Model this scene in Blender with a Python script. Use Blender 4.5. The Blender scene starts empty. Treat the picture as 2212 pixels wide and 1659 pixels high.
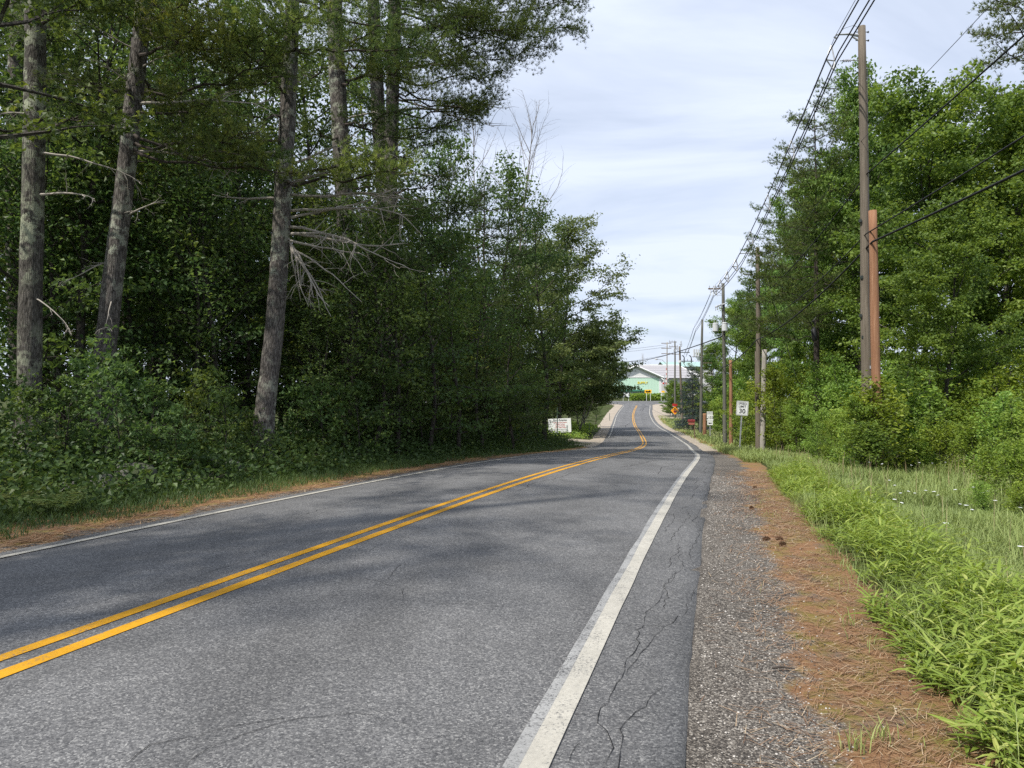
import bpy, math, random
import numpy as np
from mathutils import Vector

# ------------------------------------------------------------------ camera, sky, sun, exposure
scene = bpy.context.scene
COL = scene.collection
EYE = 1.55
cam_d = bpy.data.cameras.new('camera')
cam_d.sensor_fit = 'HORIZONTAL'; cam_d.sensor_width = 36.0
cam_d.lens = 36.0 * 710.0 / 1024.0
cam_d.clip_start = 0.05; cam_d.clip_end = 6000
cam = bpy.data.objects.new('camera', cam_d); COL.objects.link(cam)
PITCH = math.atan(18.0 / 710.0)
cam.location = (0, 0, EYE)
cam.rotation_euler = (math.pi / 2 + PITCH, 0, 0)
scene.camera = cam

SUN_EL, SUN_AZ = math.radians(52), math.radians(-132)      # azimuth from +Y towards +X
sdir = Vector((math.sin(SUN_AZ) * math.cos(SUN_EL), math.cos(SUN_AZ) * math.cos(SUN_EL), math.sin(SUN_EL)))
world = bpy.data.worlds.new('World'); scene.world = world; world.use_nodes = True
wn = world.node_tree; wn.nodes.clear()
def wnode(t, **k):
    n = wn.nodes.new(t)
    for a, b in k.items(): setattr(n, a, b)
    return n
w_out = wnode('ShaderNodeOutputWorld'); w_bg = wnode('ShaderNodeBackground'); w_bg.inputs['Strength'].default_value = 0.12
sky = wnode('ShaderNodeTexSky', sky_type='NISHITA', sun_disc=False, sun_elevation=SUN_EL, sun_rotation=SUN_AZ % (2 * math.pi))
sky.air_density = 1.0; sky.dust_density = 2.0; sky.ozone_density = 1.5
tc = wnode('ShaderNodeTexCoord'); sep = wnode('ShaderNodeSeparateXYZ')
wn.links.new(tc.outputs['Generated'], sep.inputs[0])
def wmath(op, a, b=None):
    n = wnode('ShaderNodeMath', operation=op)
    for i, v in enumerate((a, b)):
        if v is None: continue
        if isinstance(v, (int, float)): n.inputs[i].default_value = v
        else: wn.links.new(v, n.inputs[i])
    return n.outputs[0]
zz = wmath('ADD', wmath('MAXIMUM', sep.outputs[2], 0.0), 0.16)
cmb = wnode('ShaderNodeCombineXYZ')
wn.links.new(wmath('DIVIDE', sep.outputs[0], zz), cmb.inputs[0]); wn.links.new(wmath('DIVIDE', sep.outputs[1], zz), cmb.inputs[1])
mp = wnode('ShaderNodeMapping'); mp.inputs['Scale'].default_value = (0.8, 1.5, 1.0); mp.inputs['Rotation'].default_value = (0, 0, 0.25)
mp.inputs['Location'].default_value = (3.1, 1.7, 0)
wn.links.new(cmb.outputs[0], mp.inputs[0])
n1 = wnode('ShaderNodeTexNoise'); n1.inputs['Scale'].default_value = 1.3; n1.inputs['Detail'].default_value = 6; n1.inputs['Roughness'].default_value = 0.55; n1.inputs['Distortion'].default_value = 0.5
wn.links.new(mp.outputs[0], n1.inputs['Vector'])
rmp = wnode('ShaderNodeMapRange'); rmp.inputs['From Min'].default_value = 0.34; rmp.inputs['From Max'].default_value = 0.6
rmp.inputs['To Min'].default_value = 0.58; rmp.inputs['To Max'].default_value = 0.97
wn.links.new(n1.outputs['Fac'], rmp.inputs['Value'])
cloud = wnode('ShaderNodeMix', data_type='RGBA')
wn.links.new(rmp.outputs[0], cloud.inputs['Factor']); wn.links.new(sky.outputs[0], cloud.inputs['A'])
cloud.inputs['B'].default_value = (6.35, 7.0, 8.35, 1)
wn.links.new(cloud.outputs['Result'], w_bg.inputs['Color']); wn.links.new(w_bg.outputs[0], w_out.inputs[0])

sun_d = bpy.data.lights.new('sun', 'SUN'); sun_d.energy = 5.0; sun_d.angle = math.radians(0.8); sun_d.color = (1.0, 0.95, 0.87)
sun = bpy.data.objects.new('sun', sun_d); COL.objects.link(sun)
sun.location = sdir * 100; sun.rotation_euler = sdir.to_track_quat('Z', 'Y').to_euler()

scene.view_settings.view_transform = 'Standard'; scene.view_settings.look = 'None'
scene.view_settings.exposure = 0.2; scene.view_settings.gamma = 1.0; scene.view_settings.use_curve_mapping = False
scene.render.engine = 'CYCLES'
cy = scene.cycles
cy.max_bounces = 6; cy.diffuse_bounces = 3; cy.glossy_bounces = 2; cy.transmission_bounces = 4; cy.transparent_max_bounces = 4
cy.caustics_reflective = False; cy.caustics_refractive = False
cy.use_denoising = False
cy.sample_clamp_indirect = 6.0

# ------------------------------------------------------------------ helpers
def at(px, py, Y):
    """A point at depth Y, seen at (px, py) of the 2212-wide photograph."""
    u = (px - 1106.0) / 1533.7; v = (829.5 - py) / 1533.7
    c, s = math.cos(PITCH), math.sin(PITCH)
    yw = c - v * s; zw = s + v * c; k = Y / yw
    return np.array((u * k, Y, EYE + zw * k))

TH = [16.15, 15.77, 15.98, 16.45, 16.89, 16.5, 14.62, 13.02, 12.99, 13.07, 12.61, 10.98, 9.59, 8.95, 8.91, 8.98, 8.78, 8.57, 8.52, 8.65, 8.83, 8.96, 9.05, 9.08, 9.15, 9.32, 9.58, 9.94, 10.39, 10.82, 11.13, 11.32, 11.38, 11.32, 11.13, 10.89, 10.65, 10.41, 10.17, 9.94]
ZZ = [0.0, -0.032, -0.082, -0.155, -0.264, -0.418, -0.621, -0.88, -1.131, -1.361, -1.542, -1.662, -1.735, -1.754, -1.768, -1.78, -1.796, -1.825, -1.859, -1.881, -1.86, -1.828, -1.795, -1.736, -1.578, -1.394, -1.21, -1.025, -0.831, -0.6, -0.36, -0.12, 0.12, 0.361, 0.601, 0.841, 1.081, 1.321, 1.561, 1.801]
SS = np.arange(-60, 330.01, 0.5)
_th = np.radians(np.interp(SS, np.arange(0, 200, 5), TH))
_i0 = 120
_X = np.cumsum(np.sin(_th) * .5); _Y = np.cumsum(np.cos(_th) * .5)
_X = _X - _X[_i0] - 4.002; _Y = _Y - _Y[_i0]
_Z = np.interp(SS, list(np.arange(0, 200, 5)) + [205, 225, 330], ZZ + [2.0, 3.0, 3.9])
_k = np.hanning(21); _k /= _k.sum()
_Z = np.convolve(np.pad(_Z, 10, mode='edge'), _k, 'valid') + .044

def road(s, o, dz=0.0):
    s = np.asarray(s, float); o = np.asarray(o, float)
    x = np.interp(s, SS, _X); y = np.interp(s, SS, _Y); z = np.interp(s, SS, _Z); t = np.interp(s, SS, _th)
    return np.stack([x + np.cos(t) * o, y - np.sin(t) * o, z + 0 * o + dz], -1)
def crown(o): return 0.06 * (1 - np.abs(o) / 3.1)
def so(x, y):
    x = np.asarray(x, float).ravel(); y = np.asarray(y, float).ravel()
    S = np.empty(len(x)); O = np.empty(len(x))
    cx, cy_, ct, cs = _X[::2], _Y[::2], _th[::2], SS[::2]
    for a in range(0, len(x), 4000):
        dx = x[a:a + 4000, None] - cx; dy = y[a:a + 4000, None] - cy_
        i = (dx * dx + dy * dy).argmin(1); r = np.arange(len(i))
        t = ct[i]; S[a:a + 4000] = cs[i] + dx[r, i] * np.sin(t) + dy[r, i] * np.cos(t)
        O[a:a + 4000] = dx[r, i] * np.cos(t) - dy[r, i] * np.sin(t)
    return S, O
def wob(x, y): return .05 * np.sin(x * .9 + 1.3 * np.sin(y * .37)) + .05 * np.sin(y * 1.1 + 1.7 * np.sin(x * .53 + 2)) + .03 * np.sin(x * 2.3 + y * 1.7)
def ground(x, y):
    sh = np.shape(x); S, O = so(x, y)
    z = np.interp(S, SS, _Z)
    p = np.interp(O, [-60, -14, -9, -6.8, -5.2, -3.9, -3.0, 3.4, 4.0, 5.2, 6.5, 9, 14, 25, 60],
                  [.9, .6, .42, .22, .0, -.09, -.12, -.12, -.09, -.05, -.14, -.2, .05, .5, .8])
    m = np.clip(np.interp(O, [-8, -5, 5, 8], [1, 0, 0, 1]), 0, 1)
    far = np.clip((S - 170) / 12, 0, 1)
    p = p * (1 - far) - .12 * far
    xx = np.asarray(x, float).ravel(); yy = np.asarray(y, float).ravel()
    return (z + p + m * (1 - far) * wob(xx, yy)).reshape(sh)
def gz(x, y): return float(ground(np.array([x]), np.array([y]))[0])

def nrm(a): return a / (np.linalg.norm(a, axis=-1, keepdims=True) + 1e-9)

class MB:
    """Collects quads and triangles; build() links them as one mesh object."""
    def __init__(s): s.v = []; s.q = []; s.t = []; s.qc = []; s.tc = []; s.n = 0
    def add(s, v, q=None, t=None, tint=.5):
        v = np.asarray(v, float).reshape(-1, 3)
        if q is not None:
            q = np.asarray(q, int).reshape(-1, 4); s.q.append(q + s.n); s.qc.append(np.broadcast_to(np.asarray(tint, float), (len(q),)))
        if t is not None:
            t = np.asarray(t, int).reshape(-1, 3); s.t.append(t + s.n); s.tc.append(np.broadcast_to(np.asarray(tint, float), (len(t),)))
        s.v.append(v); s.n += len(v)
    def mesh(s, name, mat, smooth=False, point=None):
        me = bpy.data.meshes.new(name)
        V = np.concatenate(s.v) if s.v else np.zeros((0, 3))
        Q = np.concatenate(s.q) if s.q else np.zeros((0, 4), int); T = np.concatenate(s.t) if s.t else np.zeros((0, 3), int)
        C = np.concatenate([np.concatenate(s.qc) if s.qc else np.zeros(0), np.concatenate(s.tc) if s.tc else np.zeros(0)])
        me.vertices.add(len(V)); me.vertices.foreach_set('co', V.astype(np.float32).ravel())
        me.loops.add(4 * len(Q) + 3 * len(T)); me.loops.foreach_set('vertex_index', np.concatenate([Q.ravel(), T.ravel()]).astype(np.int32))
        me.polygons.add(len(Q) + len(T))
        ls = np.concatenate([np.arange(len(Q)) * 4, 4 * len(Q) + np.arange(len(T)) * 3]).astype(np.int32)
        me.polygons.foreach_set('loop_start', ls)
        me.polygons.foreach_set('use_smooth', np.full(len(ls), bool(smooth)))
        me.update(calc_edges=True)
        a = me.attributes.new('tint', 'FLOAT', 'FACE'); a.data.foreach_set('value', C.astype(np.float32))
        if point:
            for k, val in point.items():
                a = me.attributes.new(k, 'FLOAT', 'POINT'); a.data.foreach_set('value', np.asarray(val, np.float32).ravel())
        me.materials.append(mat)
        return me
    def build(s, name, mat, parent=None, smooth=False, loc=None, point=None):
        o = bpy.data.objects.new(name, s.mesh(name, mat, smooth, point)); COL.objects.link(o)
        if parent: o.parent = parent
        if loc is not None: o.location = loc
        return o
    def box(s, c, d, R=None, tint=.5):
        x, y, z = np.asarray(d, float) / 2
        v = np.array([(-x, -y, -z), (x, -y, -z), (x, y, -z), (-x, y, -z), (-x, -y, z), (x, -y, z), (x, y, z), (-x, y, z)])
        if R is not None: v = v @ np.asarray(R).T
        s.add(v + np.asarray(c), [(0, 3, 2, 1), (4, 5, 6, 7), (0, 1, 5, 4), (1, 2, 6, 5), (2, 3, 7, 6), (3, 0, 4, 7)], tint=tint)
    def tube(s, pts, rad, n=6, cap=True, tint=.5):
        P = np.asarray(pts, float); m = len(P); r = np.broadcast_to(np.asarray(rad, float), (m,))
        T = np.gradient(P, axis=0) if m > 2 else np.repeat(P[1:] - P[:1], 2, 0)
        T = nrm(T); ref = np.array((0, 0, 1.)) if abs(T[0, 2]) < .9 else np.array((1., 0, 0))
        A = nrm(np.cross(T, ref)); B = np.cross(T, A)
        a = np.arange(n) * 2 * np.pi / n
        V = P[:, None] + r[:, None, None] * (A[:, None] * np.cos(a)[None, :, None] + B[:, None] * np.sin(a)[None, :, None])
        i = np.arange(m - 1)[:, None] * n; j = np.arange(n)[None]
        q = np.stack([i + j, i + (j + 1) % n, i + n + (j + 1) % n, i + n + j], -1).reshape(-1, 4)
        t = None
        if cap and n > 2:
            t = [(0, k + 1, k) for k in range(1, n - 1)] + [((m - 1) * n, (m - 1) * n + k, (m - 1) * n + k + 1) for k in range(1, n - 1)]
        s.add(V, q, t, tint)

def tag(o, label=None, cat=None, group=None, kind=None):
    if label: o['label'] = label
    if cat: o['category'] = cat
    if group: o['group'] = group
    if kind: o['kind'] = kind
    return o
def thing(name, label, cat, loc=(0, 0, 0), rz=0, group=None):
    o = bpy.data.objects.new(name, None); COL.objects.link(o); o.location = loc; o.rotation_euler = (0, 0, rz)
    o.empty_display_size = .2
    return tag(o, label, cat, group)
def dup(root, loc, rz=0, sc=1.0, label=None, group=None):
    r = root.copy(); COL.objects.link(r); r.location = loc; r.rotation_euler = (0, 0, rz)
    r.scale = (sc,) * 3 if np.isscalar(sc) else sc
    if label: r['label'] = label
    if group: r['group'] = group
    for ch in list(root.children):
        c = ch.copy(); COL.objects.link(c); c.parent = r
        for g in list(ch.children):
            d = g.copy(); COL.objects.link(d); d.parent = c
    return r

# ------------------------------------------------------------------ materials
class NT:
    def __init__(s, name):
        s.m = bpy.data.materials.new(name); s.m.use_nodes = True; s.t = s.m.node_tree; s.t.nodes.clear()
        s.out = s.t.nodes.new('ShaderNodeOutputMaterial')
    def n(s, t, ins=None, **k):
        x = s.t.nodes.new(t)
        for a, b in k.items(): setattr(x, a, b)
        for a, b in (ins or {}).items(): s.set(x.inputs[a], b)
        return x
    def set(s, sock, v):
        if isinstance(v, bpy.types.NodeSocket): s.t.links.new(v, sock)
        elif isinstance(v, tuple) and len(v) == 3 and sock.type == 'RGBA': sock.default_value = v + (1,)
        else: sock.default_value = v
    def pos(s): return s.n('ShaderNodeNewGeometry').outputs['Position']
    def objc(s): return s.n('ShaderNodeTexCoord').outputs['Object']
    def scale(s, v, sc): return s.n('ShaderNodeMapping', {'Vector': v, 'Scale': sc}).outputs[0]
    def noise(s, v, sc, det=3, rough=.5, dist=0): return s.n('ShaderNodeTexNoise', {'Vector': v, 'Scale': sc, 'Detail': det, 'Roughness': rough, 'Distortion': dist}).outputs['Fac']
    def vor(s, v, sc, feat='F1', o='Distance'): return s.n('ShaderNodeTexVoronoi', {'Vector': v, 'Scale': sc}, feature=feat).outputs[o]
    def attr(s, a): return s.n('ShaderNodeAttribute', attribute_name=a).outputs['Fac']
    def math(s, op, a, b=0.0, c=0.0): return s.n('ShaderNodeMath', {0: a, 1: b, 2: c}, operation=op).outputs[0]
    def rng(s, v, a, b, c=0., d=1.): return s.n('ShaderNodeMapRange', {'Value': v, 'From Min': a, 'From Max': b, 'To Min': c, 'To Max': d}).outputs[0]
    def ramp(s, f, stops):
        r = s.n('ShaderNodeValToRGB', {'Fac': f}); e = r.color_ramp.elements
        while len(e) < len(stops): e.new(.5)
        for x, (p, c) in zip(e, stops): x.position = p; x.color = tuple(c) + (1,)
        return r.outputs[0]
    def mix(s, f, a, b): 
        x = s.n('ShaderNodeMix', data_type='RGBA'); s.set(x.inputs['Factor'], f); s.set(x.inputs['A'], a); s.set(x.inputs['B'], b); return x.outputs['Result']
    def mul(s, a, b):
        x = s.n('ShaderNodeMix', data_type='RGBA', blend_type='MULTIPLY'); x.inputs['Factor'].default_value = 1; s.set(x.inputs['A'], a); s.set(x.inputs['B'], b); return x.outputs['Result']
    def bump(s, h, dist=.01, st=1.0): return s.n('ShaderNodeBump', {'Height': h, 'Distance': dist, 'Strength': st}).outputs[0]
    def bsdf(s, col, rough=.8, spec=.3, normal=None, metal=0):
        b = s.n('ShaderNodeBsdfPrincipled', {'Base Color': col, 'Roughness': rough, 'Specular IOR Level': spec, 'Metallic': metal})
        if normal is not None: s.set(b.inputs['Normal'], normal)
        return b.outputs[0]
    def done(s, sh): s.t.links.new(sh, s.out.inputs[0]); return s.m

def m_plain(name, col, rough=.7, spec=.3, metal=0, var=.15, sc=8.0):
    t = NT(name); f = t.noise(t.objc(), sc, 4, .6)
    c = t.mix(f, tuple(x * (1 - var) for x in col), tuple(min(1, x * (1 + var)) for x in col))
    return t.done(t.bsdf(c, rough, spec, metal=metal))

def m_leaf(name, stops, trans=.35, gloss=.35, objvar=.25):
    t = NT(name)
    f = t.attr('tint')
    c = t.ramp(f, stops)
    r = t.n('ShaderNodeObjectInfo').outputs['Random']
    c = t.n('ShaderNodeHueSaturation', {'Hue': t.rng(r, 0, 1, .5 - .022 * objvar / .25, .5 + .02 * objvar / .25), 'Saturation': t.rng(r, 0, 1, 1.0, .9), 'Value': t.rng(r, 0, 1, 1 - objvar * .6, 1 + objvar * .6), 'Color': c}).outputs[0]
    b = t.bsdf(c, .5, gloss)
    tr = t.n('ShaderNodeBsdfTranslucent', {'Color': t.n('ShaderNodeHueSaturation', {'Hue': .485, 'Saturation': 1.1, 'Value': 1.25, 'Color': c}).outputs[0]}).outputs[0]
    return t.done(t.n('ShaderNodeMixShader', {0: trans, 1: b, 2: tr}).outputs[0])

def G(*a): return list(zip(np.linspace(0, 1, len(a)), a))
M = {}
M['maple'] = m_leaf('maple_leaf', G((.05, .11, .024), (.1, .185, .034), (.165, .27, .045), (.25, .36, .062)), .5)
M['under'] = m_leaf('understory_leaf', G((.036, .07, .018), (.064, .115, .026), (.105, .168, .034), (.18, .245, .05)), .47)
M['dull'] = m_leaf('alder_leaf', G((.06, .1, .03), (.095, .15, .042), (.145, .205, .056), (.21, .27, .085)), .35)
M['shrub'] = m_leaf('shrub_leaf', G((.075, .13, .02), (.155, .25, .034), (.25, .365, .046), (.36, .46, .07)), .48)
M['needle'] = m_leaf('pine_needle', G((.03, .058, .02), (.07, .118, .034), (.14, .2, .045), (.29, .335, .06)), .42, .2)
M['spruce'] = m_leaf('spruce_needle', G((.03, .05, .045), (.05, .08, .075), (.08, .115, .115), (.12, .16, .16)), .1, .2)
M['tallgrass'] = m_leaf('broad_grass', G((.08, .125, .02), (.165, .24, .035), (.245, .335, .055), (.42, .46, .13)), .4, .4, 0)
M['grass'] = m_leaf('meadow_grass', G((.12, .17, .05), (.215, .285, .08), (.3, .36, .11), (.48, .46, .25)), .35, .3, 0)
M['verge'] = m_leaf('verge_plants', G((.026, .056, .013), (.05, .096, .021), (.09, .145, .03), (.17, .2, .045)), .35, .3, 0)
M['straw'] = m_leaf('dry_straw', G((.2, .15, .08), (.32, .25, .14), (.42, .34, .2)), .2, .2, 0)
M['litter'] = m_leaf('fallen_needles', G((.12, .06, .03), (.22, .12, .06), (.33, .215, .12), (.48, .39, .26)), .05, .2, 0)

def m_bark(name, dark, light, lichen, lich=.55, sc=1.0):
    t = NT(name); p = t.objc()
    v = t.vor(t.scale(p, (24 * sc, 24 * sc, 4.5 * sc)), 1.0, 'DISTANCE_TO_EDGE')
    n = t.noise(t.scale(p, (11, 11, 4)), 1.5, 8, .75)
    h = t.math('MULTIPLY_ADD', n, .8, t.math('MULTIPLY', t.math('MINIMUM', v, .3), .7))
    c = t.mix(t.rng(h, .34, .68), dark, light)
    l = t.rng(t.noise(p, 3.2, 8, .72), lich, lich + .07)
    l2 = t.math('MULTIPLY', l, t.rng(t.noise(p, .45, 2), .38, .62))
    c = t.mix(l2, c, lichen)
    return t.done(t.bsdf(c, .92, .12, t.bump(h, .05, .9)))
M['bark'] = m_bark('pine_bark', (.035, .031, .028), (.19, .172, .155), (.36, .38, .3), .52)
M['bark_lichen'] = m_bark('lichened_bark', (.03, .027, .023), (.15, .138, .12), (.33, .35, .25), .485)
M['bark_thin'] = m_bark('thin_bark', (.035, .03, .026), (.11, .1, .085), (.25, .26, .2), .56, 2.0)
M['twig'] = m_plain('dead_twig', (.34, .31, .27), .9, .1, 0, .35, 12)
M['greytwig'] = m_plain('grey_dead_twig', (.17, .155, .135), .9, .1, 0, .3, 9)
M['limb'] = m_plain('pine_limb', (.065, .055, .048), .9, .1, 0, .4, 9)
M['palebark'] = m_bark('pale_birch_bark', (.16, .14, .12), (.36, .33, .29), (.5, .48, .43), .5, 2.0)

def m_pole(name, a, b, c, weath=0.0):
    t = NT(name); p = t.objc()
    g = t.noise(t.scale(p, (34, 34, .8)), 1.0, 8, .8)
    col = t.ramp(g, [(.25, a), (.5, b), (.78, c)])
    big = t.noise(t.scale(p, (3, 3, .5)), 1.2, 4)
    col = t.mix(t.rng(big, .35, .7, 0, .55), col, tuple(x * .6 for x in b))
    return t.done(t.bsdf(col, .85, .15, t.bump(g, .02, .8)))
M['pole'] = m_pole('weathered_pole', (.04, .034, .027), (.165, .14, .11), (.31, .27, .215))
M['pole_grey'] = m_pole('grey_pole', (.05, .05, .042), (.13, .13, .11), (.2, .195, .165))
M['pole_red'] = m_pole('raw_cedar_pole', (.07, .03, .02), (.29, .15, .085), (.5, .34, .23))
M['pole_pale'] = m_pole('bleached_pole', (.16, .145, .125), (.35, .33, .29), (.48, .455, .41))
M['metal'] = m_plain('galvanised_steel', (.42, .43, .44), .5, .5, .3, .15)
M['darkmetal'] = m_plain('dark_steel', (.05, .06, .055), .5, .4, .2)
M['greenpost'] = m_plain('green_channel_post', (.055, .085, .07), .6, .4)
M['porcelain'] = m_plain('grey_insulator', (.33, .34, .36), .35, .5)
M['rubber'] = m_plain('black_cable', (.012, .012, .013), .55, .3)
M['wire'] = m_plain('grey_wire', (.05, .05, .055), .5, .4)
M['signwhite'] = m_plain('sign_white', (.74, .76, .75), .45, .4, 0, .05, 3)
M['black'] = m_plain('sign_black', (.012, .012, .014), .5, .3)
M['signred'] = m_plain('sign_red', (.42, .03, .03), .5, .3)
M['orange'] = m_plain('sign_orange', (.92, .36, .015), .5, .3, 0, .05)
M['amber'] = m_plain('sign_amber', (.9, .5, .02), .5, .3, 0, .05)
M['yellowpaint'] = m_plain('yellow_letter', (.75, .6, .05), .5, .3, 0, .08)
M['transformer'] = m_plain('transformer_grey', (.52, .54, .55), .45, .4, 0, .06)
M['mailbox'] = m_plain('maroon_mailbox', (.2, .03, .03), .5, .4, 0, .2)
M['mailpale'] = m_plain('faded_red_box', (.36, .13, .1), .6, .3, 0, .3)
M['post'] = m_plain('wood_post', (.16, .12, .08), .9, .1, 0, .3)
M['greenwall'] = m_plain('pale_green_siding', (.48, .66, .53), .7, .2, 0, .04, 2)
M['whitewall'] = m_plain('white_siding', (.66, .66, .65), .7, .2, 0, .05, 2)
M['greywall'] = m_plain('grey_siding', (.5, .49, .48), .7, .2, 0, .06, 2)
M['greyroof'] = m_plain('grey_metal_roof', (.33, .32, .33), .5, .3, 0, .06, 1)
M['tealroof'] = m_plain('teal_roof', (.3, .43, .4), .5, .3, 0, .08, 1)
M['greentrim'] = m_plain('green_awning', (.05, .2, .13), .6, .3)
M['shopglass'] = m_plain('shop_window', (.2, .3, .29), .15, .6)
M['rock'] = None
t = NT('granite'); p = t.objc(); n = t.noise(p, 5, 8, .65); mo = t.rng(t.noise(p, 2.2, 4), .45, .62)
M['rock'] = t.done(t.bsdf(t.mix(mo, t.ramp(n, [(.3, (.06, .058, .055)), (.7, (.17, .165, .155))]), (.05, .065, .03)), .9, .2, t.bump(n, .05)))

# asphalt: aggregate, wheel tracks, patches
def asphalt_nodes(t, dark=.92):
    p = t.pos(); o = t.attr('off')
    cell = t.n('ShaderNodeTexVoronoi', {'Vector': p, 'Scale': 95.0}); rnd = t.n('ShaderNodeSeparateColor', {0: cell.outputs['Color']}).outputs[0]
    cell2 = t.n('ShaderNodeTexVoronoi', {'Vector': p, 'Scale': 170.0}); rnd2 = t.n('ShaderNodeSeparateColor', {0: cell2.outputs['Color']}).outputs[1]
    agg = t.math('MULTIPLY_ADD', rnd, .6, t.math('MULTIPLY', rnd2, .4))
    c = t.ramp(agg, [(.0, (.045 * dark, .046 * dark, .05 * dark)), (.45, (.118 * dark, .118 * dark, .119 * dark)), (.7, (.168 * dark, .167 * dark, .166 * dark)), (1.0, (.35 * dark, .345 * dark, .33 * dark))])
    big = t.noise(t.scale(p, (.55, .25, 1)), 1.4, 6, .62, .6)
    med = t.noise(p, 2.6, 5, .65)
    k = t.math('MULTIPLY', t.rng(big, .32, .7, .74, 1.16), t.rng(med, .3, .7, .9, 1.1))
    # paler wheel tracks along each lane
    w = t.math('ABSOLUTE', t.math('SUBTRACT', t.math('ABSOLUTE', t.math('SUBTRACT', t.math('ABSOLUTE', o), 1.6)), .75))
    k = t.math('MULTIPLY', k, t.rng(w, 0, .7, 1.08, .95))
    kc = t.n('ShaderNodeCombineXYZ', {0: k, 1: k, 2: k}).outputs[0]
    hgt = t.math('SUBTRACT', 1.0, cell.outputs['Distance'])
    return t.mul(c, kc), agg, p
t = NT('asphalt'); c, h, p = asphalt_nodes(t)
M['asphalt'] = t.done(t.bsdf(c, .82, .28, t.bump(h, .004, .6)))
def m_paint(name, col, wear):
    t = NT(name); c, h, p = asphalt_nodes(t, .9)
    w = t.math('MULTIPLY_ADD', t.noise(p, 60, 4, .7), .6, t.math('MULTIPLY', t.noise(p, 3.0, 5, .7), .4))
    f = t.rng(w, wear - .05, wear + .04)
    dirt = t.math('MULTIPLY', t.rng(t.noise(p, 1.8, 5, .6), .3, .75, .72, 1.0), t.rng(t.noise(p, 26, 4, .7), .3, .7, .82, 1.04))
    dc = t.n('ShaderNodeCombineXYZ', {0: dirt, 1: dirt, 2: dirt}).outputs[0]
    return t.done(t.bsdf(t.mix(f, c, t.mul(col, dc)), .6, .3, t.bump(h, .003, .4)))
M['white_line'] = m_paint('worn_white_paint', (.5, .475, .41), .425)
M['ghost_line'] = m_paint('old_white_paint', (.36, .36, .35), .47)
M['yellow_line'] = m_paint('yellow_paint', (.68, .34, .014), .41)
M['crack'] = m_plain('crack_dark', (.018, .018, .019), .95, .05)  # near-black colour of the crack ribbons
M['cracklight'] = m_plain('tyre_mark', (.05, .05, .052), .9, .1)

# roadside: gravel beside the asphalt, then pine litter with moss
def shoulder_mat(name, gw, edge):
    t = NT(name); p = t.pos(); o = t.attr('off')
    e = t.math('MULTIPLY_ADD', t.math('SUBTRACT', t.noise(p, .8, 6, .7), .5), 1.9, o)
    cell = t.n('ShaderNodeTexVoronoi', {'Vector': p, 'Scale': 88.0}); r = t.n('ShaderNodeSeparateColor', {0: cell.outputs['Color']})
    cell2 = t.n('ShaderNodeTexVoronoi', {'Vector': p, 'Scale': 170.0}); r2 = t.n('ShaderNodeSeparateColor', {0: cell2.outputs['Color']})
    a = t.math('MULTIPLY_ADD', r.outputs[0], .55, t.math('MULTIPLY', r2.outputs[1], .45))
    g = t.ramp(a, [(.12, (.035, .031, .028)), (.45, (.1, .089, .078)), (.7, (.2, .178, .152)), (.95, (.45, .42, .37))])
    pat = t.rng(t.noise(p, .9, 4), .35, .7, .72, 1.12); g = t.mul(g, t.n('ShaderNodeCombineXYZ', {0: pat, 1: pat, 2: pat}).outputs[0])
    st = t.noise(t.scale(p, (30, 90, 30)), 1.0, 5, .75, 2.5); st2 = t.noise(t.scale(p, (110, 34, 40)), 1.0, 5, .75, 2.0)
    li = t.ramp(t.math('MULTIPLY_ADD', st, .5, t.math('MULTIPLY', st2, .5)), [(.3, (.06, .036, .022)), (.44, (.19, .098, .048)), (.58, (.31, .18, .095)), (.72, (.46, .36, .24))])
    bare = t.rng(t.noise(p, 2.1, 5, .7), .52, .64); li = t.mix(t.math('MULTIPLY', bare, .75), li, t.mix(.5, g, (.1, .085, .07)))
    moss = t.rng(t.noise(p, 2.6, 7, .72), .47, .6); li = t.mix(t.math('MULTIPLY', moss, .8), li, t.mix(t.noise(p, 30, 3), (.13, .12, .03), (.24, .2, .05)))
    f = t.rng(e, gw - .06, gw + .1)
    c = t.mix(f, g, li)
    h = t.mix(f, t.n('ShaderNodeCombineXYZ', {0: t.math('SUBTRACT', 1, cell.outputs['Distance'])}).outputs[0], t.n('ShaderNodeCombineXYZ', {0: st}).outputs[0])
    return t.done(t.bsdf(c, .9, .15, t.bump(t.n('ShaderNodeSeparateColor', {0: h}).outputs[0], .012, .8)))
M['shoulder_r'] = shoulder_mat('gravel_and_pine_litter', 4.42, 0)
M['shoulder_l'] = shoulder_mat('pine_litter_strip', 3.62, 0)
t = NT('meadow_soil'); p = t.pos(); n = t.noise(p, 3, 6, .7); n2 = t.noise(p, .35, 3)
M['soil'] = t.done(t.bsdf(t.mix(t.rng(n2, .35, .65), t.ramp(n, [(.3, (.02, .026, .01)), (.6, (.06, .065, .022)), (.8, (.11, .09, .045))]), t.ramp(n, [(.3, (.03, .04, .012)), (.7, (.075, .1, .025))])), .95, .1, t.bump(n, .05)))
t = NT('sandy_gravel'); p = t.pos(); n = t.noise(p, 1.2, 6, .7); n2 = t.noise(p, 40, 3, .7)
M['sand'] = t.done(t.bsdf(t.ramp(t.math('MULTIPLY_ADD', n, .6, t.math('MULTIPLY', n2, .4)), [(.3, (.2, .17, .13)), (.55, (.36, .31, .25)), (.75, (.48, .43, .36))]), .9, .15))

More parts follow.
